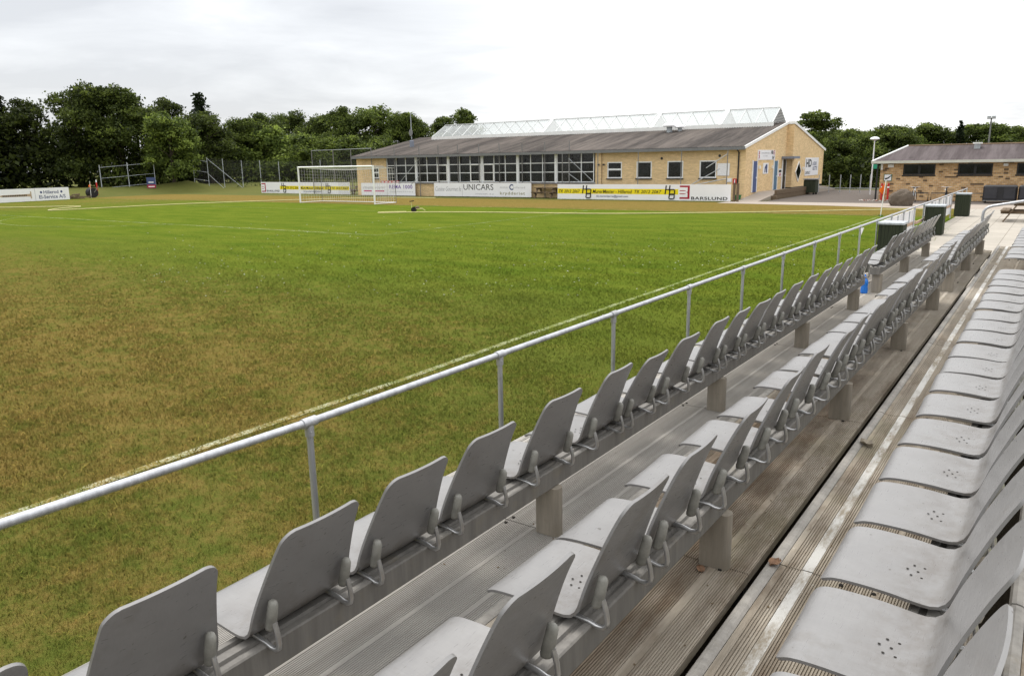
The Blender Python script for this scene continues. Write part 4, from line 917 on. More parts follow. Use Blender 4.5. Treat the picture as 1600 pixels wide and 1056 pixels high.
# gable doors, canopy, lamps, diamond window
def gdoor(y0,y1,z0,z1,x,mat):
    f=LB().box(x+.002,x+.05,y0,y1,z0,z1).build('door',mat,cl); LB().box(x+.051,x+.09,y1-.14,y1-.08,z0+.85,z0+.95).build('handle',M_['white'],f)
    m=LB(); m.box(x+.004,x+.07,y0-.08,y0-.002,z0,z1+.06); m.box(x+.004,x+.07,y1+.002,y1+.08,z0,z1+.06); m.build('frame',M_['frame'],f)
gdoor(49.35,50.12,.42,2.35,EX,M_['bluedoor']); gdoor(53.75,54.52,.42,2.34,EX,M_['bluedoor2'])
gdoor(55.75,56.45,.42,2.40,EX,M_['blackpl'])
LB().box(EX+.01,EX2+.40,55.5,57.0,2.47,2.63).build('canopy',M_['bluegrey'],cl)
for y,x,z in ((50.6,EX,1.97),(53.45,EX,1.95),(59.3,EX2,1.77)):
    LB().box(x+.004,x+.12,y-.07,y+.07,z-.10,z+.10).build('wall_lamp',M_['white'],cl)
m=LB(); m.extrude([(57.38,1.54),(58.15,.82),(58.85,1.58),(58.18,2.30)],EX2+.003,EX2+.05,'x'); f=m.build('diamond_window',M_['white'],cl)
LB().extrude([(57.47,1.54),(58.14,.98),(58.70,1.58),(58.17,2.18)],EX2+.0505,EX2+.058,'x').build('pane',M_['glass'],f)
# rooflight ridge
SX0,SX1=-47.2,-16.6; SB=1.42; SZ0=4.93; SZ1=5.93; yA,yB=RYd-1.55,RYd+1.55
LB().box(SX0-.05,SX1+.05,yA-.06,yA+.06,RZ-.36,SZ0).build('rooflight_kerb',M_['white'],cl); LB().box(SX0-.05,SX1+.05,yB-.06,yB+.06,RZ-.36,SZ0).build('rooflight_kerb',M_['white'],cl)
secs=[(-47.2,-35.6),(-35.2,-25.9),(-25.5,-20.55),(-20.2,-16.6)]
for a,b in secs:
    n=max(3,int(round((b-a)/1.12))); m=LB()
    for k in range(n+1):
        x=a+(b-a)*k/n; xt=x+(.30 if a<-47 and k==0 else 0)
        for ys in (yA,yB): m.bar((x,ys,SZ0),(xt,RYd,SZ1),.060,.05,(1,0,0))
    m.bar((a+(.3 if a<-47 else 0),RYd,SZ1+.045),(b,RYd,SZ1+.045),.09,.07)
    f=m.build('rooflight',M_['barwhite'],cl)
    m=LB()
    for ys,dy in ((yA,-.03),(yB,.03)): m.quad((a,ys+dy,SZ0),(b,ys+dy,SZ0),(b,RYd+dy,SZ1-.01),(a+(.3 if a<-47 else 0),RYd+dy,SZ1-.01))
    m.build('glazing',M_['skyglass'],f,recalc=False)
m=LB(); m.extrude([(yA,SZ0),(yB,SZ0),(RYd,SZ1)],SX1-.06,SX1+.02,'x'); f=m.build('louvre_gable',M_['white'],cl)
m=LB()
for k in range(9):
    z=SZ0+.05+k*.105; hw=(SZ1-z)/(SZ1-SZ0)*1.5; m.box(SX1+.021,SX1+.05,RYd-hw,RYd+hw,z,z+.06)
m.build('louvre_slats',M_['fencepost'],f)
for x0 in (-35.4,-25.7,-20.38):
    m=LB(); m.extrude([(yA+.03,SZ0),(yB-.03,SZ0),(RYd,SZ1-.03)],x0-.14,x0+.14,'x'); m.build('rooflight_end',M_['white'],cl)
# roof vent cowls
for x,y,k in ((-23.75,54.1,1.0),(-23.05,54.35,.75)):
    zb=EZ+(y-FY)*slope; f=LB().lathe((x,y,zb-.1),[(.20*k,0),(.20*k,.50*k),(.22*k,.52*k)],14).build('roof_vent',M_['fencelight'],cl,smooth=True)
    LB().lathe((x,y,zb-.1),[(.20*k,.521*k),(.44*k,.525*k),(.46*k,.62*k),(.36*k,.74*k),(.25*k,.78*k)],14).build('cowl',M_['boardw'],f,smooth=True)
# mast with dish on the left of the roof
t=thing('roof_mast','thin mast with arrow vane and round grey dish at the roof left end','mast',(-46.6,51.6,3.95)); 
MB().lathe((0,0,-.05),[(.19,0),(.19,.62),(.14,.66)],14).build('base',M_['bluegrey'],t); MB().tube([(0,0,.7),(0,0,2.85)],.035,8).build('pole',M_['fencelight'],t)
MB().extrude([(.19*math.cos(k*math.pi/10),1.25+.30*math.sin(k*math.pi/10)) for k in range(20)],-.10,-.04,'y').build('dish',M_['fencepost'],t); MB().extrude([(0,2.80),(.45,2.76),(.45,2.70),(.72,2.74),(.45,2.86),(.45,2.82),(0,2.86)],-.015,.015,'y').build('vane',M_['fencelight'],t)
# signs on the clubhouse walls
def sign(label,x0,x1,y,z0,z1,mat=None,name='wall_sign'):
    t=thing(name,label,'sign',(x0,y,z0)); MB().box(0,x1-x0,0,.03,0,z1-z0).build('panel',mat or M_['boardw'],t); return t
t=sign('blank white square sign on the clubhouse brick beside the right window',-17.76,-16.98,FY-.035,1.50,2.26)
t=sign('small white notice low at the clubhouse corner',-17.15,-16.82,FY-.035,1.12,1.34); t=sign('small red sign low at the clubhouse corner by the downpipe',-16.74,-16.5,FY-.035,.96,1.32,M_['redpaint'])
lettering([('1',.09,.15,.08,.30,dict(bold=.02))],M_['boardw'],t)
def gsign(label,y0,y1,x,z0,z1,mat=None):
    t=thing('wall_sign',label,'sign',(x,y0,z0)); MB().box(.004,.03,0,y1-y0,0,z1-z0).build('panel',mat or M_['boardw'],t); return t
GF=lambda u,v,w:(.030+w,u,v)
t=gsign('wide white sign with red and black figures above the two blue doors',50.24,53.9,EX,2.42,3.05)
lettering([('3',.10,.38,.08,.30,dict(bold=.03)),('3',.10,.38,.33,.56,dict(bold=.03)),('E',3.28,3.55,.33,.60,dict(bold=.03))],M_['red'],t,'numerals',GF); lettering([('HB',2.72,3.2,.36,.60,dict(bold=.04)),('N',3.0,3.5,.03,.27,dict(bold=.04,shear=.2)),],M_['ink'],t,'numerals',GF); smallprint(t,.65,2.5,.38,.49,M_['greyink'],4,GF); smallprint(t,1.1,2.0,.20,.29,M_['greyink'],5,GF)
t=gsign('white poster with a dark figure between the two blue doors',51.45,52.55,EX,1.53,2.22)
MB().extrude([(.30,.08),(.48,.08),(.5,.35),(.58,.35),(.62,.06),(.85,.06),(.86,.55),(.75,.64),(.55,.58),(.30,.42)],.0305,.034,'x').build('figure_print',M_['navy'],t)
t=gsign('small black and red round notice beside the dark entrance door',54.92,55.6,EX,1.28,1.80)
MB().box(.0305,.034,.05,.60,.28,.44).build('black_print',M_['ink'],t); MB().extrude([(.33+.16*math.cos(k*.4),.13+.11*math.sin(k*.4)) for k in range(16)],.0305,.034,'x').build('red_print',M_['red'],t)
t=gsign('large white square sign with HD lettering on the right gable',59.9,63.7,EX2,1.22,2.52)
lettering([('HD',.25,1.75,.62,1.18,dict(bold=.03)),('CENTRALT',.1,1.45,.10,.30,dict(bold=.02))],M_['ink'],t,'lettering',GF); lettering([('& SUR',2.05,3.2,.72,1.0,dict(bold=.02)),('LECTE',2.15,3.4,.38,.66,dict(bold=.02))],M_['navy'],t,'lettering',GF)
# raised walkway beside the gable with timber edge
o=MB().extrude([(46.4,.0),(50.2,.36),(51.0,.42),(63,.40),(66,.05),(66,-.05),(46.4,-.05)],EX+.0005+.0,EX+1.35,'x').build('walkway',M_['path']); tag(o,'raised sloping walkway along the clubhouse gable','walkway',kind='structure')
t=thing('timber_edge','low weathered timber edge along the raised walkway, its near end stepped','retaining edge',(EX+1.36,49.6,0))
MB().box(0,.14,0,9.5,.0,.30).build('lower_beam',M_['timber'],t); MB().box(0,.16,.1,9.5,.303,.56).build('upper_beam',M_['timber'],t); MB().box(-.25,.30,-.55,-.01,.0,.22).build('end_block',M_['timber'],t)
t=thing('waste_container','dark green waste container on wheels beside the raised walkway','waste container',(-14.3,57.0,.0)); 
MB().bevbox(-.40,.40,-.45,.45,.14,1.02,.05).build('body',M_['greenwood'],t); MB().bevbox(-.44,.44,-.50,.50,1.022,1.10,.03).build('lid',M_['fencepost'],t)
for s in (-1,1):
    for q in (-1,1): MB().tube([(s*.3,q*.34-.03,.07),(s*.3,q*.34+.03,.07)],.07,10).build('wheel',M_['tyre'],t)
t=thing('green_tub','small green plastic tub at the clubhouse corner','tub',(-16.1,47.2,.06)); MB().lathe((0,0,0),[(.15,0),(.20,.28),(.22,.30),(.17,.30),(.14,.1)],14).build('bucket',M_['greenpl'],t)
t=thing('dark_post_pair','pair of dark wooden posts at the right end of the long board','posts',(-16.05,46.1,0)); MB().box(0,.12,0,.12,0,1.12).build('post',M_['timber'],t); MB().box(.22,.34,.0,.12,0,1.08).build('post',M_['timber'],t)
t=thing('red_banner','low red banner seen just above the short board by the right goal post','banner',(-46.9,47.86,.0)); MB().bevbox(0,2.0,0,.11,.0,1.22,.02).build('cloth',M_['redpaint'],t); m=MB(); [m.box(.1+k*.42,.36+k*.42,-.004,-.0005,1.08,1.17) for k in range(5)]; m.build('pale_label',M_['boardw'],t)
# ------------------------------------------------------------------ second brick building
Y2=50.2; X2=-8.72
b2=thing('changing_block','low mottled brick building with dark roof at the right','building',(X2,Y2,0)); O=Vector((X2,Y2,0))
W2=[(-7.52,-5.87),(-4.76,-3.10),(-2.0,-.3),(1.2,2.9)]; WZ2=(1.44,2.05)
m=LB(); wall_x(m,X2,9,Y2,.3,0,2.12,[(a,b,*WZ2) for a,b in W2]); m.box(X2+.001,X2+.3,Y2+.3,Y2+8,0,2.12); m.box(8.7,9,Y2+.3,Y2+8,0,2.12); m.box(X2+.3,8.7,Y2+7.7,Y2+8,0,2.12)
m.build('brick_wall',M_['brick2'],b2)
# hipped roof
ex0,ex1,ey0,ey1,ze,zr=-9.15,9.4,Y2-.45,Y2+8.4,2.22,3.10; rx0=-7.75
yr=(ey0+ey1)/2
m=LB(); m.add([(ex0,ey0,ze),(ex1,ey0,ze),(ex1-1.2,yr-1.3,zr+.0),(rx0,yr-1.3,zr),(rx0,yr+1.3,zr),(ex1-1.2,yr+1.3,zr),(ex1,ey1,ze),(ex0,ey1,ze)],[(0,1,2,3),(3,2,5,4),(4,5,6,7),(0,3,4,7),(1,6,5,2)])
m.build('roof',M_['roof2'],b2)
LB().bar((rx0,yr-1.3,zr+.03),(ex1-1.2,yr-1.3,zr+.03),.14,.06).build('ridge_cap',M_['palewood'],b2)
LB().bar((ex0+.02,ey0+.02,ze+.03),(rx0,yr-1.3,zr+.03),.10,.06).build('hip_cap',M_['white'],b2)
LB().box(ex0-.01,ex1,ey0-.10,ey0-.004,ze-.11,ze+.035).build('gutter',simple('pale_gutter',(.50,.50,.44),.5,.3,0,.12,3),b2)
LB().box(ex0-.02,ex0-.002,ey0,ey1,ze-.11,ze+.035).build('fascia',M_['white'],b2)
LB().box(ex0+.02,ex1-.02,ey0+.005,Y2+.6,ze-.12,ze-.08).build('soffit',M_['blackframe'],b2)
for a,b in W2:
    f=window(a,b,*WZ2,Y2+.06,None,b2,M_['blackframe'],M_['blackframe']); LB().box((a+b)/2-.06,(a+b)/2+.06,Y2+.05,Y2+.10,WZ2[0]+.076,WZ2[1]-.076).build('mullion',M_['blackframe'],f)
f=LB().box(-4.25,-3.95,yr-2.2,yr-1.85,zr-.42,zr+.02).build('roof_vent',M_['fencelight'],b2); LB().box(-4.32,-3.88,yr-2.27,yr-1.78,zr+.021,zr+.10).build('cap',M_['white'],f)
LB().box(-8.32,-8.02,Y2-.10,Y2-.001,1.88,2.05).build('wall_box',M_['white'],b2); LB().box(-2.62,-2.40,Y2-.12,Y2-.001,1.90,2.03).build('wall_lamp',M_['white'],b2); LB().box(-8.70,-8.60,Y2-.09,Y2-.004,1.75,2.1).build('bracket',M_['white'],b2)
LB().tube([(-8.86,Y2-.07,0),(-8.86,Y2-.07,2.1)],.05,8).build('downpipe',M_['blackframe'],b2)
t=sign('green framed notice board on the mottled brick wall above the red posts',-8.50,-8.08,Y2-.035,1.10,1.50,simple('sign_green_edge',(.015,.12,.06),.5),'notice_board')
MB().box(.03,.39,-.004,-.0005,.03,.37).build('poster',M_['boardw'],t); MB().extrude([(.04,.16),(.20,.20),(.38,.34),(.38,.28),(.25,.14),(.10,.08)],-.008,-.0045,'y').build('dark_print',M_['ink'],t)
for k,(x,l) in enumerate([(-8.52,'red post against the mottled brick wall, left of two'),(-8.18,'red post against the mottled brick wall, right of two')]):
    t=thing('red_post',l,'post',(x,Y2-.22,0),0,'red posts by the brick wall'); MB().bevbox(-.05,.05,-.05,.05,0,.98,.012).build('shaft',M_['redpaint'],t); MB().bevbox(-.055,.055,-.055,.055,.72,.80,.004).build('band',M_['white'],t)
r_=random.Random(9); m=MB(); m2_=MB()
for k in range(70):
    (m if k%3 else m2_).lathe((r_.uniform(-9.6,-7.6),Y2-r_.uniform(.1,1.2),.008),[(.03,0),(.035,.02),(.012,.035)],6)
o=m.build('litter_pebbles',simple('pale_pebble',(.50,.46,.42),.8)); tag(o,'scatter of pale pebbles and bits at the foot of the red posts','pebbles',kind='stuff')
o=m2_.build('litter_scraps',simple('reddish_scrap',(.30,.10,.06),.8)); tag(o,'scatter of reddish scraps at the foot of the red posts','scraps',kind='stuff')
# boulder
bm=bmesh.new(); bmesh.ops.create_icosphere(bm,subdivisions=4,radius=1)
from mathutils import noise as mn
for v in bm.verts:
    p=v.co.copy(); d=1+.22*mn.noise(p*1.1+Vector((3,1,2)))+.10*mn.noise(p*2.7)+.03*mn.noise(p*8); p=p*d
    v.co=Vector((p.x*.56+(.22 if p.z>0 else 0)*p.z,p.y*.5,max(p.z,-.45)*.60+.25))
me=bpy.data.meshes.new('boulder'); bm.to_mesh(me); bm.free(); me.materials.append(M_['rock']); o=bpy.data.objects.new('boulder',me); put(o); o.location=(-6.68,44.55,.01); o.rotation_euler=(0,0,R(20)); tag(o,'large brown boulder on the path before the mottled brick wall','boulder')
# bicycles
def bike(label,x,y,rz,sc,fm):
    t=thing('bicycle',label,'bicycle',(x,y,.008),rz,'bicycles at the brick wall'); t.scale=(sc,)*3
    for s,n in ((-.52,'wheel'),(.52,'wheel')):
        f=MB().tube([(s+.33*math.cos(a),0,.34+.33*math.sin(a)) for a in np.linspace(0,2*math.pi,25)],.02,6,False).build(n,M_['tyre'],t)
        m=MB()
        for k in range(8): a=k*math.pi/4; m.bar((s,0,.34),(s+.32*math.cos(a),0,.34+.32*math.sin(a)),.006,.006)
        m.build('spokes',M_['steel'],f)
    m=MB(); bb=(-.08,0,.30); st=(-.20,0,.78); hd=(.34,0,.80)
    for a,b in ((bb,st),(bb,(.37,0,.70)),(st,hd),((-.52,0,.34),bb),((-.52,0,.34),(-.18,0,.72)),((.38,0,.66),(.52,0,.34)),((.38,0,.66),(.32,0,.92)),(st,(-.23,0,.88))): m.tube([a,b],.018,6)
    m.build('frame',fm,t); MB().bevbox(-.38,-.10,-.07,.07,.88,.94,.02).build('saddle',M_['tyre'],t); MB().tube([(.20,.28,.98),(.30,.15,.96),(.32,0,.94),(.30,-.15,.96),(.20,-.28,.98)],.014,6).build('handlebar',M_['steel'],t); MB().lathe((-.08,.05,.22),[(.08,0.0),(.08,.02)],8).build('crank',M_['steel'],t)
    MB().bar((.36,-.05,.80),(.44,-.05,.80),.07,.07).build('headlight',M_['white'],t)
bike('bicycle standing behind the brown boulder by the brick wall',-6.62,48.6,R(-72),.86,M_['fencelight']); bike('dark bicycle seen end on at the rack, beside the far railing',-5.05,48.7,R(-88),.86,M_['blackpl'])
t=thing('bicycle_rack','dark low bicycle rack bar along the mottled brick wall','bicycle rack',(-7.6,49.3,.008))
for a,b in ((0,1.6),(1.75,3.6),(3.7,4.3)): MB().tube([(a,0,0),(a,0,.46),(b,0,.46),(b,0,0)],.025,8).build('hoop',M_['blackframe'],t)
# black covered carts
for k,(x,l) in enumerate([(-3.30,'black covered cart before the brick wall, left of two'),(-1.72,'black covered cart before the brick wall, cut by the right edge')]):
    t=thing('covered_cart',l,'cart',(x,48.15,.008),0,'black covered carts')
    m=MB(); m.bevbox(0,1.52,0,.85,.12,.93,.07); m.build('cover',M_['blackpl'],t)
    m=MB(); m.bevbox(.06,.64,-.028,-.001,.24,.82,.01); m.bevbox(.94,1.44,-.024,-.001,.24,.82,.01); m.build('front_panel',simple('dark_grey_panel',(.030,.030,.036),.5,.4,0,.3,2),t)
    for q in (.14,1.38): MB().tube([(q-.03,.2,.075),(q+.03,.2,.075)],.075,10).build('wheel',M_['tyre'],t)
    MB().tube([(.04,-.03,.13),(1.48,-.03,.13)],.02,8).build('base_rail',M_['fencepost'],t)
# street lamp and floodlight mast
t=thing('street_lamp','pale street lamp with round head left of the mottled brick building','street lamp',(-10.45,57.2,0))
MB().tube([(0,0,0),(0,0,1.2),(0,0,3.62)],[.045,.045,.032],12).build('pole',M_['boardw'],t,smooth=True,angle=60); MB().lathe((0,0,3.55),[(.05,0),(.22,.05),(.30,.10),(.27,.17),(.16,.23),(.04,.25)],18).build('lamp_head',M_['boardw'],t,smooth=True); MB().box(.05,.34,-.02,.02,1.72,2.0).build('green_plate',simple('green_plate',(.03,.30,.18),.5),t)
t=thing('floodlight_mast','slim floodlight mast rising behind the low roof at right','floodlight',(-6.3,92.0,-.012)); MB().tube([(0,0,0),(0,0,6.0)],[.10,.06],8).build('mast',M_['fencepost'],t); MB().box(-.36,.36,-.15,.15,6.0,6.10).build('crossbar',M_['fencepost'],t)
for s in (-1,1): MB().bar((s*.20,-.25,6.18),(s*.20,.2,6.24),.32,.12).build('floodlight',M_['fencelight'],t)
# things at the far left bank
t=thing('turf_roller','dark round roller standing behind the far left corner flag','roller',(-73.7,37.3,0)); MB().tube([(-.3,0,.46),(.3,0,.46)],.45,24).build('drum',M_['tyre'],t,smooth=True,angle=40); MB().bar((.45,0,.50),(.9,.2,1.0),.05,.05).build('handle',M_['fencepost'],t)
t=thing('marker_post','slim red and white marker post behind the far left corner','marker post',(-75.6,38.8,.1)); MB().tube([(0,0,0),(0,0,1.25)],.06,10).build('shaft',M_['redpaint'],t); MB().tube([(0,0,1.252),(0,0,1.5)],.055,10).build('white_top',M_['boardw'],t)
t=thing('information_sign','blue and red information sign by the bushy tree at left','sign',(-77.6,45.5,.42)); o=MB().box(-.42,.42,0,.05,.15,1.25); o.build('panel',M_['navy'],t); MB().box(-.40,.40,-.006,-.0005,.17,.50).build('red_field',M_['red'],t); MB().box(-.30,.30,-.008,-.0062,.26,.36).build('white_text_bar',M_['boardw'],t); MB().box(-.25,.25,-.006,-.0005,.70,.80).build('white_bar',M_['boardw'],t); MB().box(-.03,.03,.051,.10,-.4,1.1).build('post',M_['fencepost'],t)
t.rotation_euler=(0,0,R(50))
o=None; m=MB(); r_=random.Random(2)
for k in range(9): m.bar((-72.6+r_.uniform(-1.2,1.2),34.6+r_.uniform(-1.0,1.0),.08+.04*k),(-72.4+r_.uniform(-1.2,1.2),35.3+r_.uniform(-1,1),.06+.04*k),.12,.10)
o=m.build('plank_pile',M_['timber']); tag(o,'low heap of grey planks beside the far left board','pile')
# ------------------------------------------------------------------ trees
LF=mat_leaf('foliage',(.013,.023,.006),(.150,.195,.040)); LFC=mat_leaf('conifer_foliage',(.010,.018,.008),(.030,.046,.016))
def leaf_quads(P,N,size,r):
    n=len(P); a=r.normal(size=(n,3)); a+=N*.6; a/=np.linalg.norm(a,axis=1)[:,None]; b=r.normal(size=(n,3)); u=np.cross(a,b); u/=np.linalg.norm(u,axis=1)[:,None]; v=np.cross(a,u)
    s=size*r.uniform(.6,1.3,n)[:,None]; V=np.stack([P-u*s*.5,P+v*s*.32,P+u*s*.5,P-v*s*.32],1).reshape(-1,3); return V,np.arange(4*n).reshape(n,4)
def crown_broad(H,Wd,seed,nl=16,cl=46,lv=13,size=.34,base=.10,air=0,shape=1.0):
    r=np.random.default_rng(seed); P=[];N=[];K=[]
    for i in range(nl):
        t=r.uniform(0,1)**.8; z=H*(base+(.86-base)*t); env=math.sin(math.pi*min(1,.20+.72*t))**.7*shape; a=r.uniform(0,2*math.pi); d=Wd/2*env*math.sqrt(r.uniform(.05,.62)); c=np.array([d*math.cos(a),d*math.sin(a),z]); rad=Wd*r.uniform(.15,.25)*(1.15-.35*t)
        if t>.86: rad*=.8
        q=r.normal(size=(cl,3)); q/=np.linalg.norm(q,axis=1)[:,None]; q[:,2]=np.where(q[:,2]<-.3,-q[:,2],q[:,2])
        rr=rad*r.uniform(.72,1.16,cl)
        rr=np.where(r.random(cl)<.13,rr*r.uniform(1.15,1.4,cl),rr); cc=c+q*rr[:,None]*np.array([1,1,.85]); m_=int(lv*(1-air))
        for k in range(cl):
            n_=r.poisson(m_*1.25)+2; off=r.normal(size=(n_,3))*np.array([.34,.34,.20])*(rad/1.6); P.append(cc[k]+off); N.append(np.repeat(q[k][None],n_,0)); K.append(np.clip(r.uniform(0,1)**2.4*.75+r.uniform(0,.30,n_),0,1))
    P=np.concatenate(P);N=np.concatenate(N);K=np.concatenate(K); top=P[:,2].max(); P[:,2]*=H/top; ok=P[:,2]>.15; P,N,K=P[ok],N[ok],K[ok]
    V,F=leaf_quads(P,N,size,r); return V,F,K
def crown_conifer(H,Wd,seed,size=.34):
    r=np.random.default_rng(seed); P=[];N=[];K=[]
    for z in np.arange(H*.08,H,.42):
        t=z/H; R_=Wd/2*(1-t)**.8+.12; nb=int(5+10*(1-t))
        for b in range(nb):
            a=r.uniform(0,6.28); L=R_*r.uniform(.55,1.1); n=int(10+16*L); s=r.uniform(.15,1,n); p=np.stack([np.cos(a)*L*s,np.sin(a)*L*s,z+.25*s*L*.5-.3*s*s*L*.6+0*s],-1)+r.normal(size=(n,3))*.13; P.append(p); N.append(np.repeat(np.array([[0,0,1.]]),n,0)); K.append(np.clip(r.uniform(0,.5)+r.uniform(0,.5,n),0,1))
    P=np.concatenate(P);N=np.concatenate(N);K=np.concatenate(K); V,F=leaf_quads(P,N,size,r); return V,F,K
def trunk(H,r0,seed,spread,limbs=7):
    r=random.Random(seed); m=MB(); m.tube([(0,0,-.3),(r.uniform(-.1,.1),0,H*.25),(r.uniform(-.2,.2),r.uniform(-.2,.2),H*.55),(0,0,H*.86)],[r0*1.2,r0,r0*.65,r0*.15],9)
    for k in range(limbs):
        z=H*r.uniform(.22,.6); a=r.uniform(0,6.28); L=spread*r.uniform(.5,.95); m.tube([(0,0,z),(L*.5*math.cos(a),L*.5*math.sin(a),z+L*.35),(L*math.cos(a),L*math.sin(a),z+L*.6)],[r0*.45,r0*.28,r0*.08],6)
    return m
def proto_tree(kind,H,Wd,seed,**k):
    if kind=='con': V,F,K=crown_conifer(H,Wd,seed); mt=LFC
    else: V,F,K=crown_broad(H,Wd,seed,**k); mt=LF
    cr=np_mesh('crown',V,F,mt,attrs={'rnd':K}); tr=trunk(H,.022*H,seed,Wd*.42).build('trunk',M_['trunk'],smooth=True)
    for o in (cr,tr): C.objects.unlink(o)
    return cr.data,tr.data,H,Wd
PR={'br':[proto_tree('br',10,8,s,nl=22,cl=48,lv=14,base=.04,size=.29) for s in (21,22,23)],'lt':[proto_tree('lt',6.5,8,s,nl=18,cl=46,lv=14,base=.02,size=.30,shape=1.05) for s in (31,32)],'ai':[proto_tree('ai',10,6,41,nl=26,cl=34,lv=12,base=.06,size=.28,air=.25,shape=.95)],'con':[proto_tree('con',10,4.6,51)],'sm':[proto_tree('sm',7.4,5.4,61,nl=24,cl=44,lv=13,base=.05,size=.26)]}
TREES=[('con',-92.4,38.2,9.8,6.4,0.63,'dark pine tree at the far left edge of the photo'),
('br',-90.4,40.4,9.4,7.6,0.63,'dark broad tree right of the pine at the far left'),
('br',-86.9,43.1,11.0,8.2,.95,'tallest dark broad tree at left, above the far corner flag'),
('br',-84.9,46.8,10.8,8.8,1.15,'wide tree with paler leaves behind the small bushy tree at left'),
('br',-85.9,53.1,10.0,6.8,0.75,'dark tree rising just behind the small bushy tree'),
('con',-88.0,59.1,11.0,6.6,1.03,'spiky conifer tip standing above the dark trees at left'),
('sm',-78.2,48.5,7.4,5.6,2.10,'small bushy tree on the bank between two fence frames'),
('br',-82.7,56.2,8.6,8.2,0.94,'dark rounded tree right of the small bushy tree'),
('br',-85.5,62.6,8.0,7.0,1.23,'mid green tree between dark rounded tree and brighter bushes'),
('br',-98.6,76.8,9.8,9.0,1.30,'distant tree behind the bright bushes left of the goal'),
('br',-98.7,81.4,10.6,7.6,1.16,'distant rounded tree left of the goal, highest of its group'),
('lt',-84.1,64.6,7.0,9.2,2.39,'bright green bushy tree left of the goal'),
('br',-93.4,83.0,9.6,8.6,1.30,'distant tree directly above the left goalpost'),
('br',-83.8,78.7,10.0,7.8,1.45,'tree above the middle of the goal'),
('br',-79.3,80.5,10.3,8.6,1.74,'tall full tree above the right half of the goal'),
('br',-75.9,82.3,9.2,6.4,1.59,'tree left of the roof mast on the clubhouse'),
('br',-74.2,83.9,8.5,5.6,1.38,'tree directly behind the roof mast'),
('lt',-77.9,65.9,6.0,9.0,1.81,'low green tree behind the left half of the goal'),
('lt',-72.8,68.6,5.6,8.2,1.59,'low green tree behind the right half of the goal'),
('lt',-69.5,71.9,5.6,7.6,1.45,'low tree touching the left end of the clubhouse'),
('ai',-77.0,92.1,9.0,5.8,1.45,'thin tree top above the left end of the ridge glazing'),
('ai',-73.2,92.6,10.0,6.2,1.45,'thin higher tree top above the ridge glazing'),
('ai',-20.2,81.6,7.1,5.8,1.45,'open airy tree behind the right gable'),
('br',-15.7,70.3,4.4,4.6,1.30,'dense low tree close beside the right gable'),
('lt',-14.3,72.5,4.9,5.2,1.45,'dense bright tree behind the tarmac yard fence'),
('br',-11.6,73.5,4.6,5.0,1.16,'dense dark tree behind the street lamp'),
('br',-15.9,78.4,5.2,5.6,1.30,'tree between airy tree and street lamp, farther back'),
('br',-16.1,90.6,5.9,5.6,1.30,'distant tree left of the low roof'),
('br',-14.6,93.9,5.9,5.0,1.45,'distant tree over the left hip of the low roof'),
('br',-13.0,97.1,6.2,7.0,1.45,'rounded distant tree over the left part of the low roof'),
('br',-10.6,99.4,5.7,6.0,1.16,'distant tree over the left roof vent'),
('con',-9.4,97.5,6.3,2.8,1.01,'small distant conifer left of the floodlight mast'),
('br',-6.9,99.8,6.0,8.0,1.59,'broad distant tree behind the floodlight mast'),
('br',-4.3,99.9,5.6,6.0,1.30,'distant tree right of the floodlight mast'),
('br',-1.0,100.0,5.9,6.4,1.45,'distant tree at the right edge of the photo'),
('br',-97,30,9.6,9,0.69,None),('br',-96,22,9.5,9,0.69,None),('br',4,100,6,8,1.45,None),('br',-20.5,86,5.5,6,1.30,'low distant tree behind the airy tree')]
cnt={}
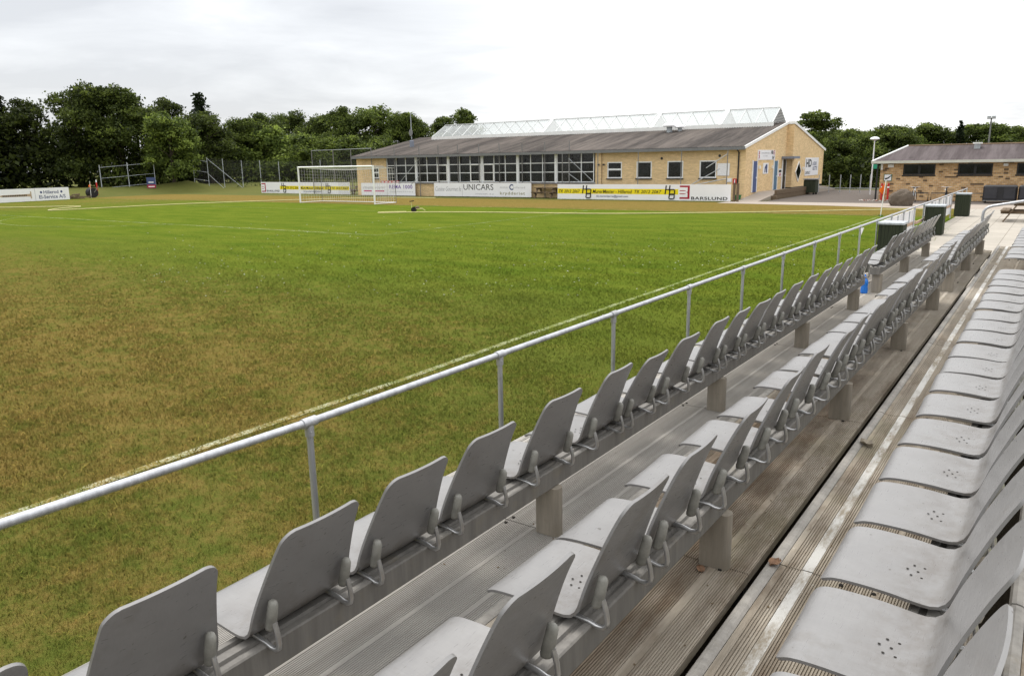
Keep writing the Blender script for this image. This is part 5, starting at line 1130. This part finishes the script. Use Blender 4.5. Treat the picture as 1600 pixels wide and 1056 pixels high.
for i,(k,x,y,h,wd,tone,lab) in enumerate(TREES):
    pr=PR[k][cnt.get(k,0)%len(PR[k])]; cnt[k]=cnt.get(k,0)+1; cm,tm,H0,W0=pr; z=float(terrain(x,y))
    if lab is None: lab=['dark tree beyond the left edge of the photo','dark tree farthest beyond the left edge of the photo','tree beyond the right edge of the photo'][[97,96,4].index(abs(x))]
    t=thing({'con':'conifer_tree','sm':'bushy_tree'}.get(k,'broadleaf_tree'),lab,'tree',(x,y,z-.05),i*1.7,'trees around the ground'); t.scale=(wd/W0,wd/W0,h/H0)
    a=bpy.data.objects.new('crown',cm); b=bpy.data.objects.new('trunk',tm); put(a,parent=t); put(b,parent=t); a.color=(tone*1.02,tone,tone*.95,1)
# undergrowth masses and hedge
def mass(name,label,cells,size,tone,seed,mat=LF):
    r=np.random.default_rng(seed); P=[];N=[];K=[]
    for (x0,y0,x1,y1,h,dep) in cells:
        L=math.hypot(x1-x0,y1-y0); n=int(L*h*26); u=r.random(n); v=r.random(n); hh=h*(.8+.2*np.sin(u*L*1.1)+.12*np.sin(u*L*2.7+1)); w_=r.normal(size=n)*dep*.3
        ex=-(y1-y0)/L; ey=(x1-x0)/L; x=x0+(x1-x0)*u+ex*w_; y=y0+(y1-y0)*u+ey*w_; P.append(np.stack([x,y,terrain(x,y)+v*hh],-1)); N.append(np.stack([0*x+.3,0*x-.6,0*x+.6],-1)); K.append(r.random(n))
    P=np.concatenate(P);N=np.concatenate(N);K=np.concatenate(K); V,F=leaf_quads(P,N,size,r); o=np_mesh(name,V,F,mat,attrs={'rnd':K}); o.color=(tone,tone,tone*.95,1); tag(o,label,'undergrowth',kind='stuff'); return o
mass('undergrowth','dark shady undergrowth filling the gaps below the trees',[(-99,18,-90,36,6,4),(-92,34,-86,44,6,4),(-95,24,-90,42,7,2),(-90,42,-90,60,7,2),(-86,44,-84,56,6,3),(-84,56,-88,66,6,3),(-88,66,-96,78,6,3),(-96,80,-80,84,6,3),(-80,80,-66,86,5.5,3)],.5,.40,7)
mass('undergrowth','dark bushes below the trees behind the tarmac yard',[(-18,68,-8,70,3.2,2),(-20,84,-4,95,3.6,2),(-6,95,8,96,3.6,2)],.4,.55,8)
t=tag(mass('hedge','clipped dark green hedge behind the chain link fence left of the goal',[(-75.5,53.6,-66.5,61.5,1.35,1.6)],.22,.85,9),None,'hedge'); t['kind']='thing'; t['category']='hedge'; t['label']='low dark green hedge behind the chain link fence left of the goal'
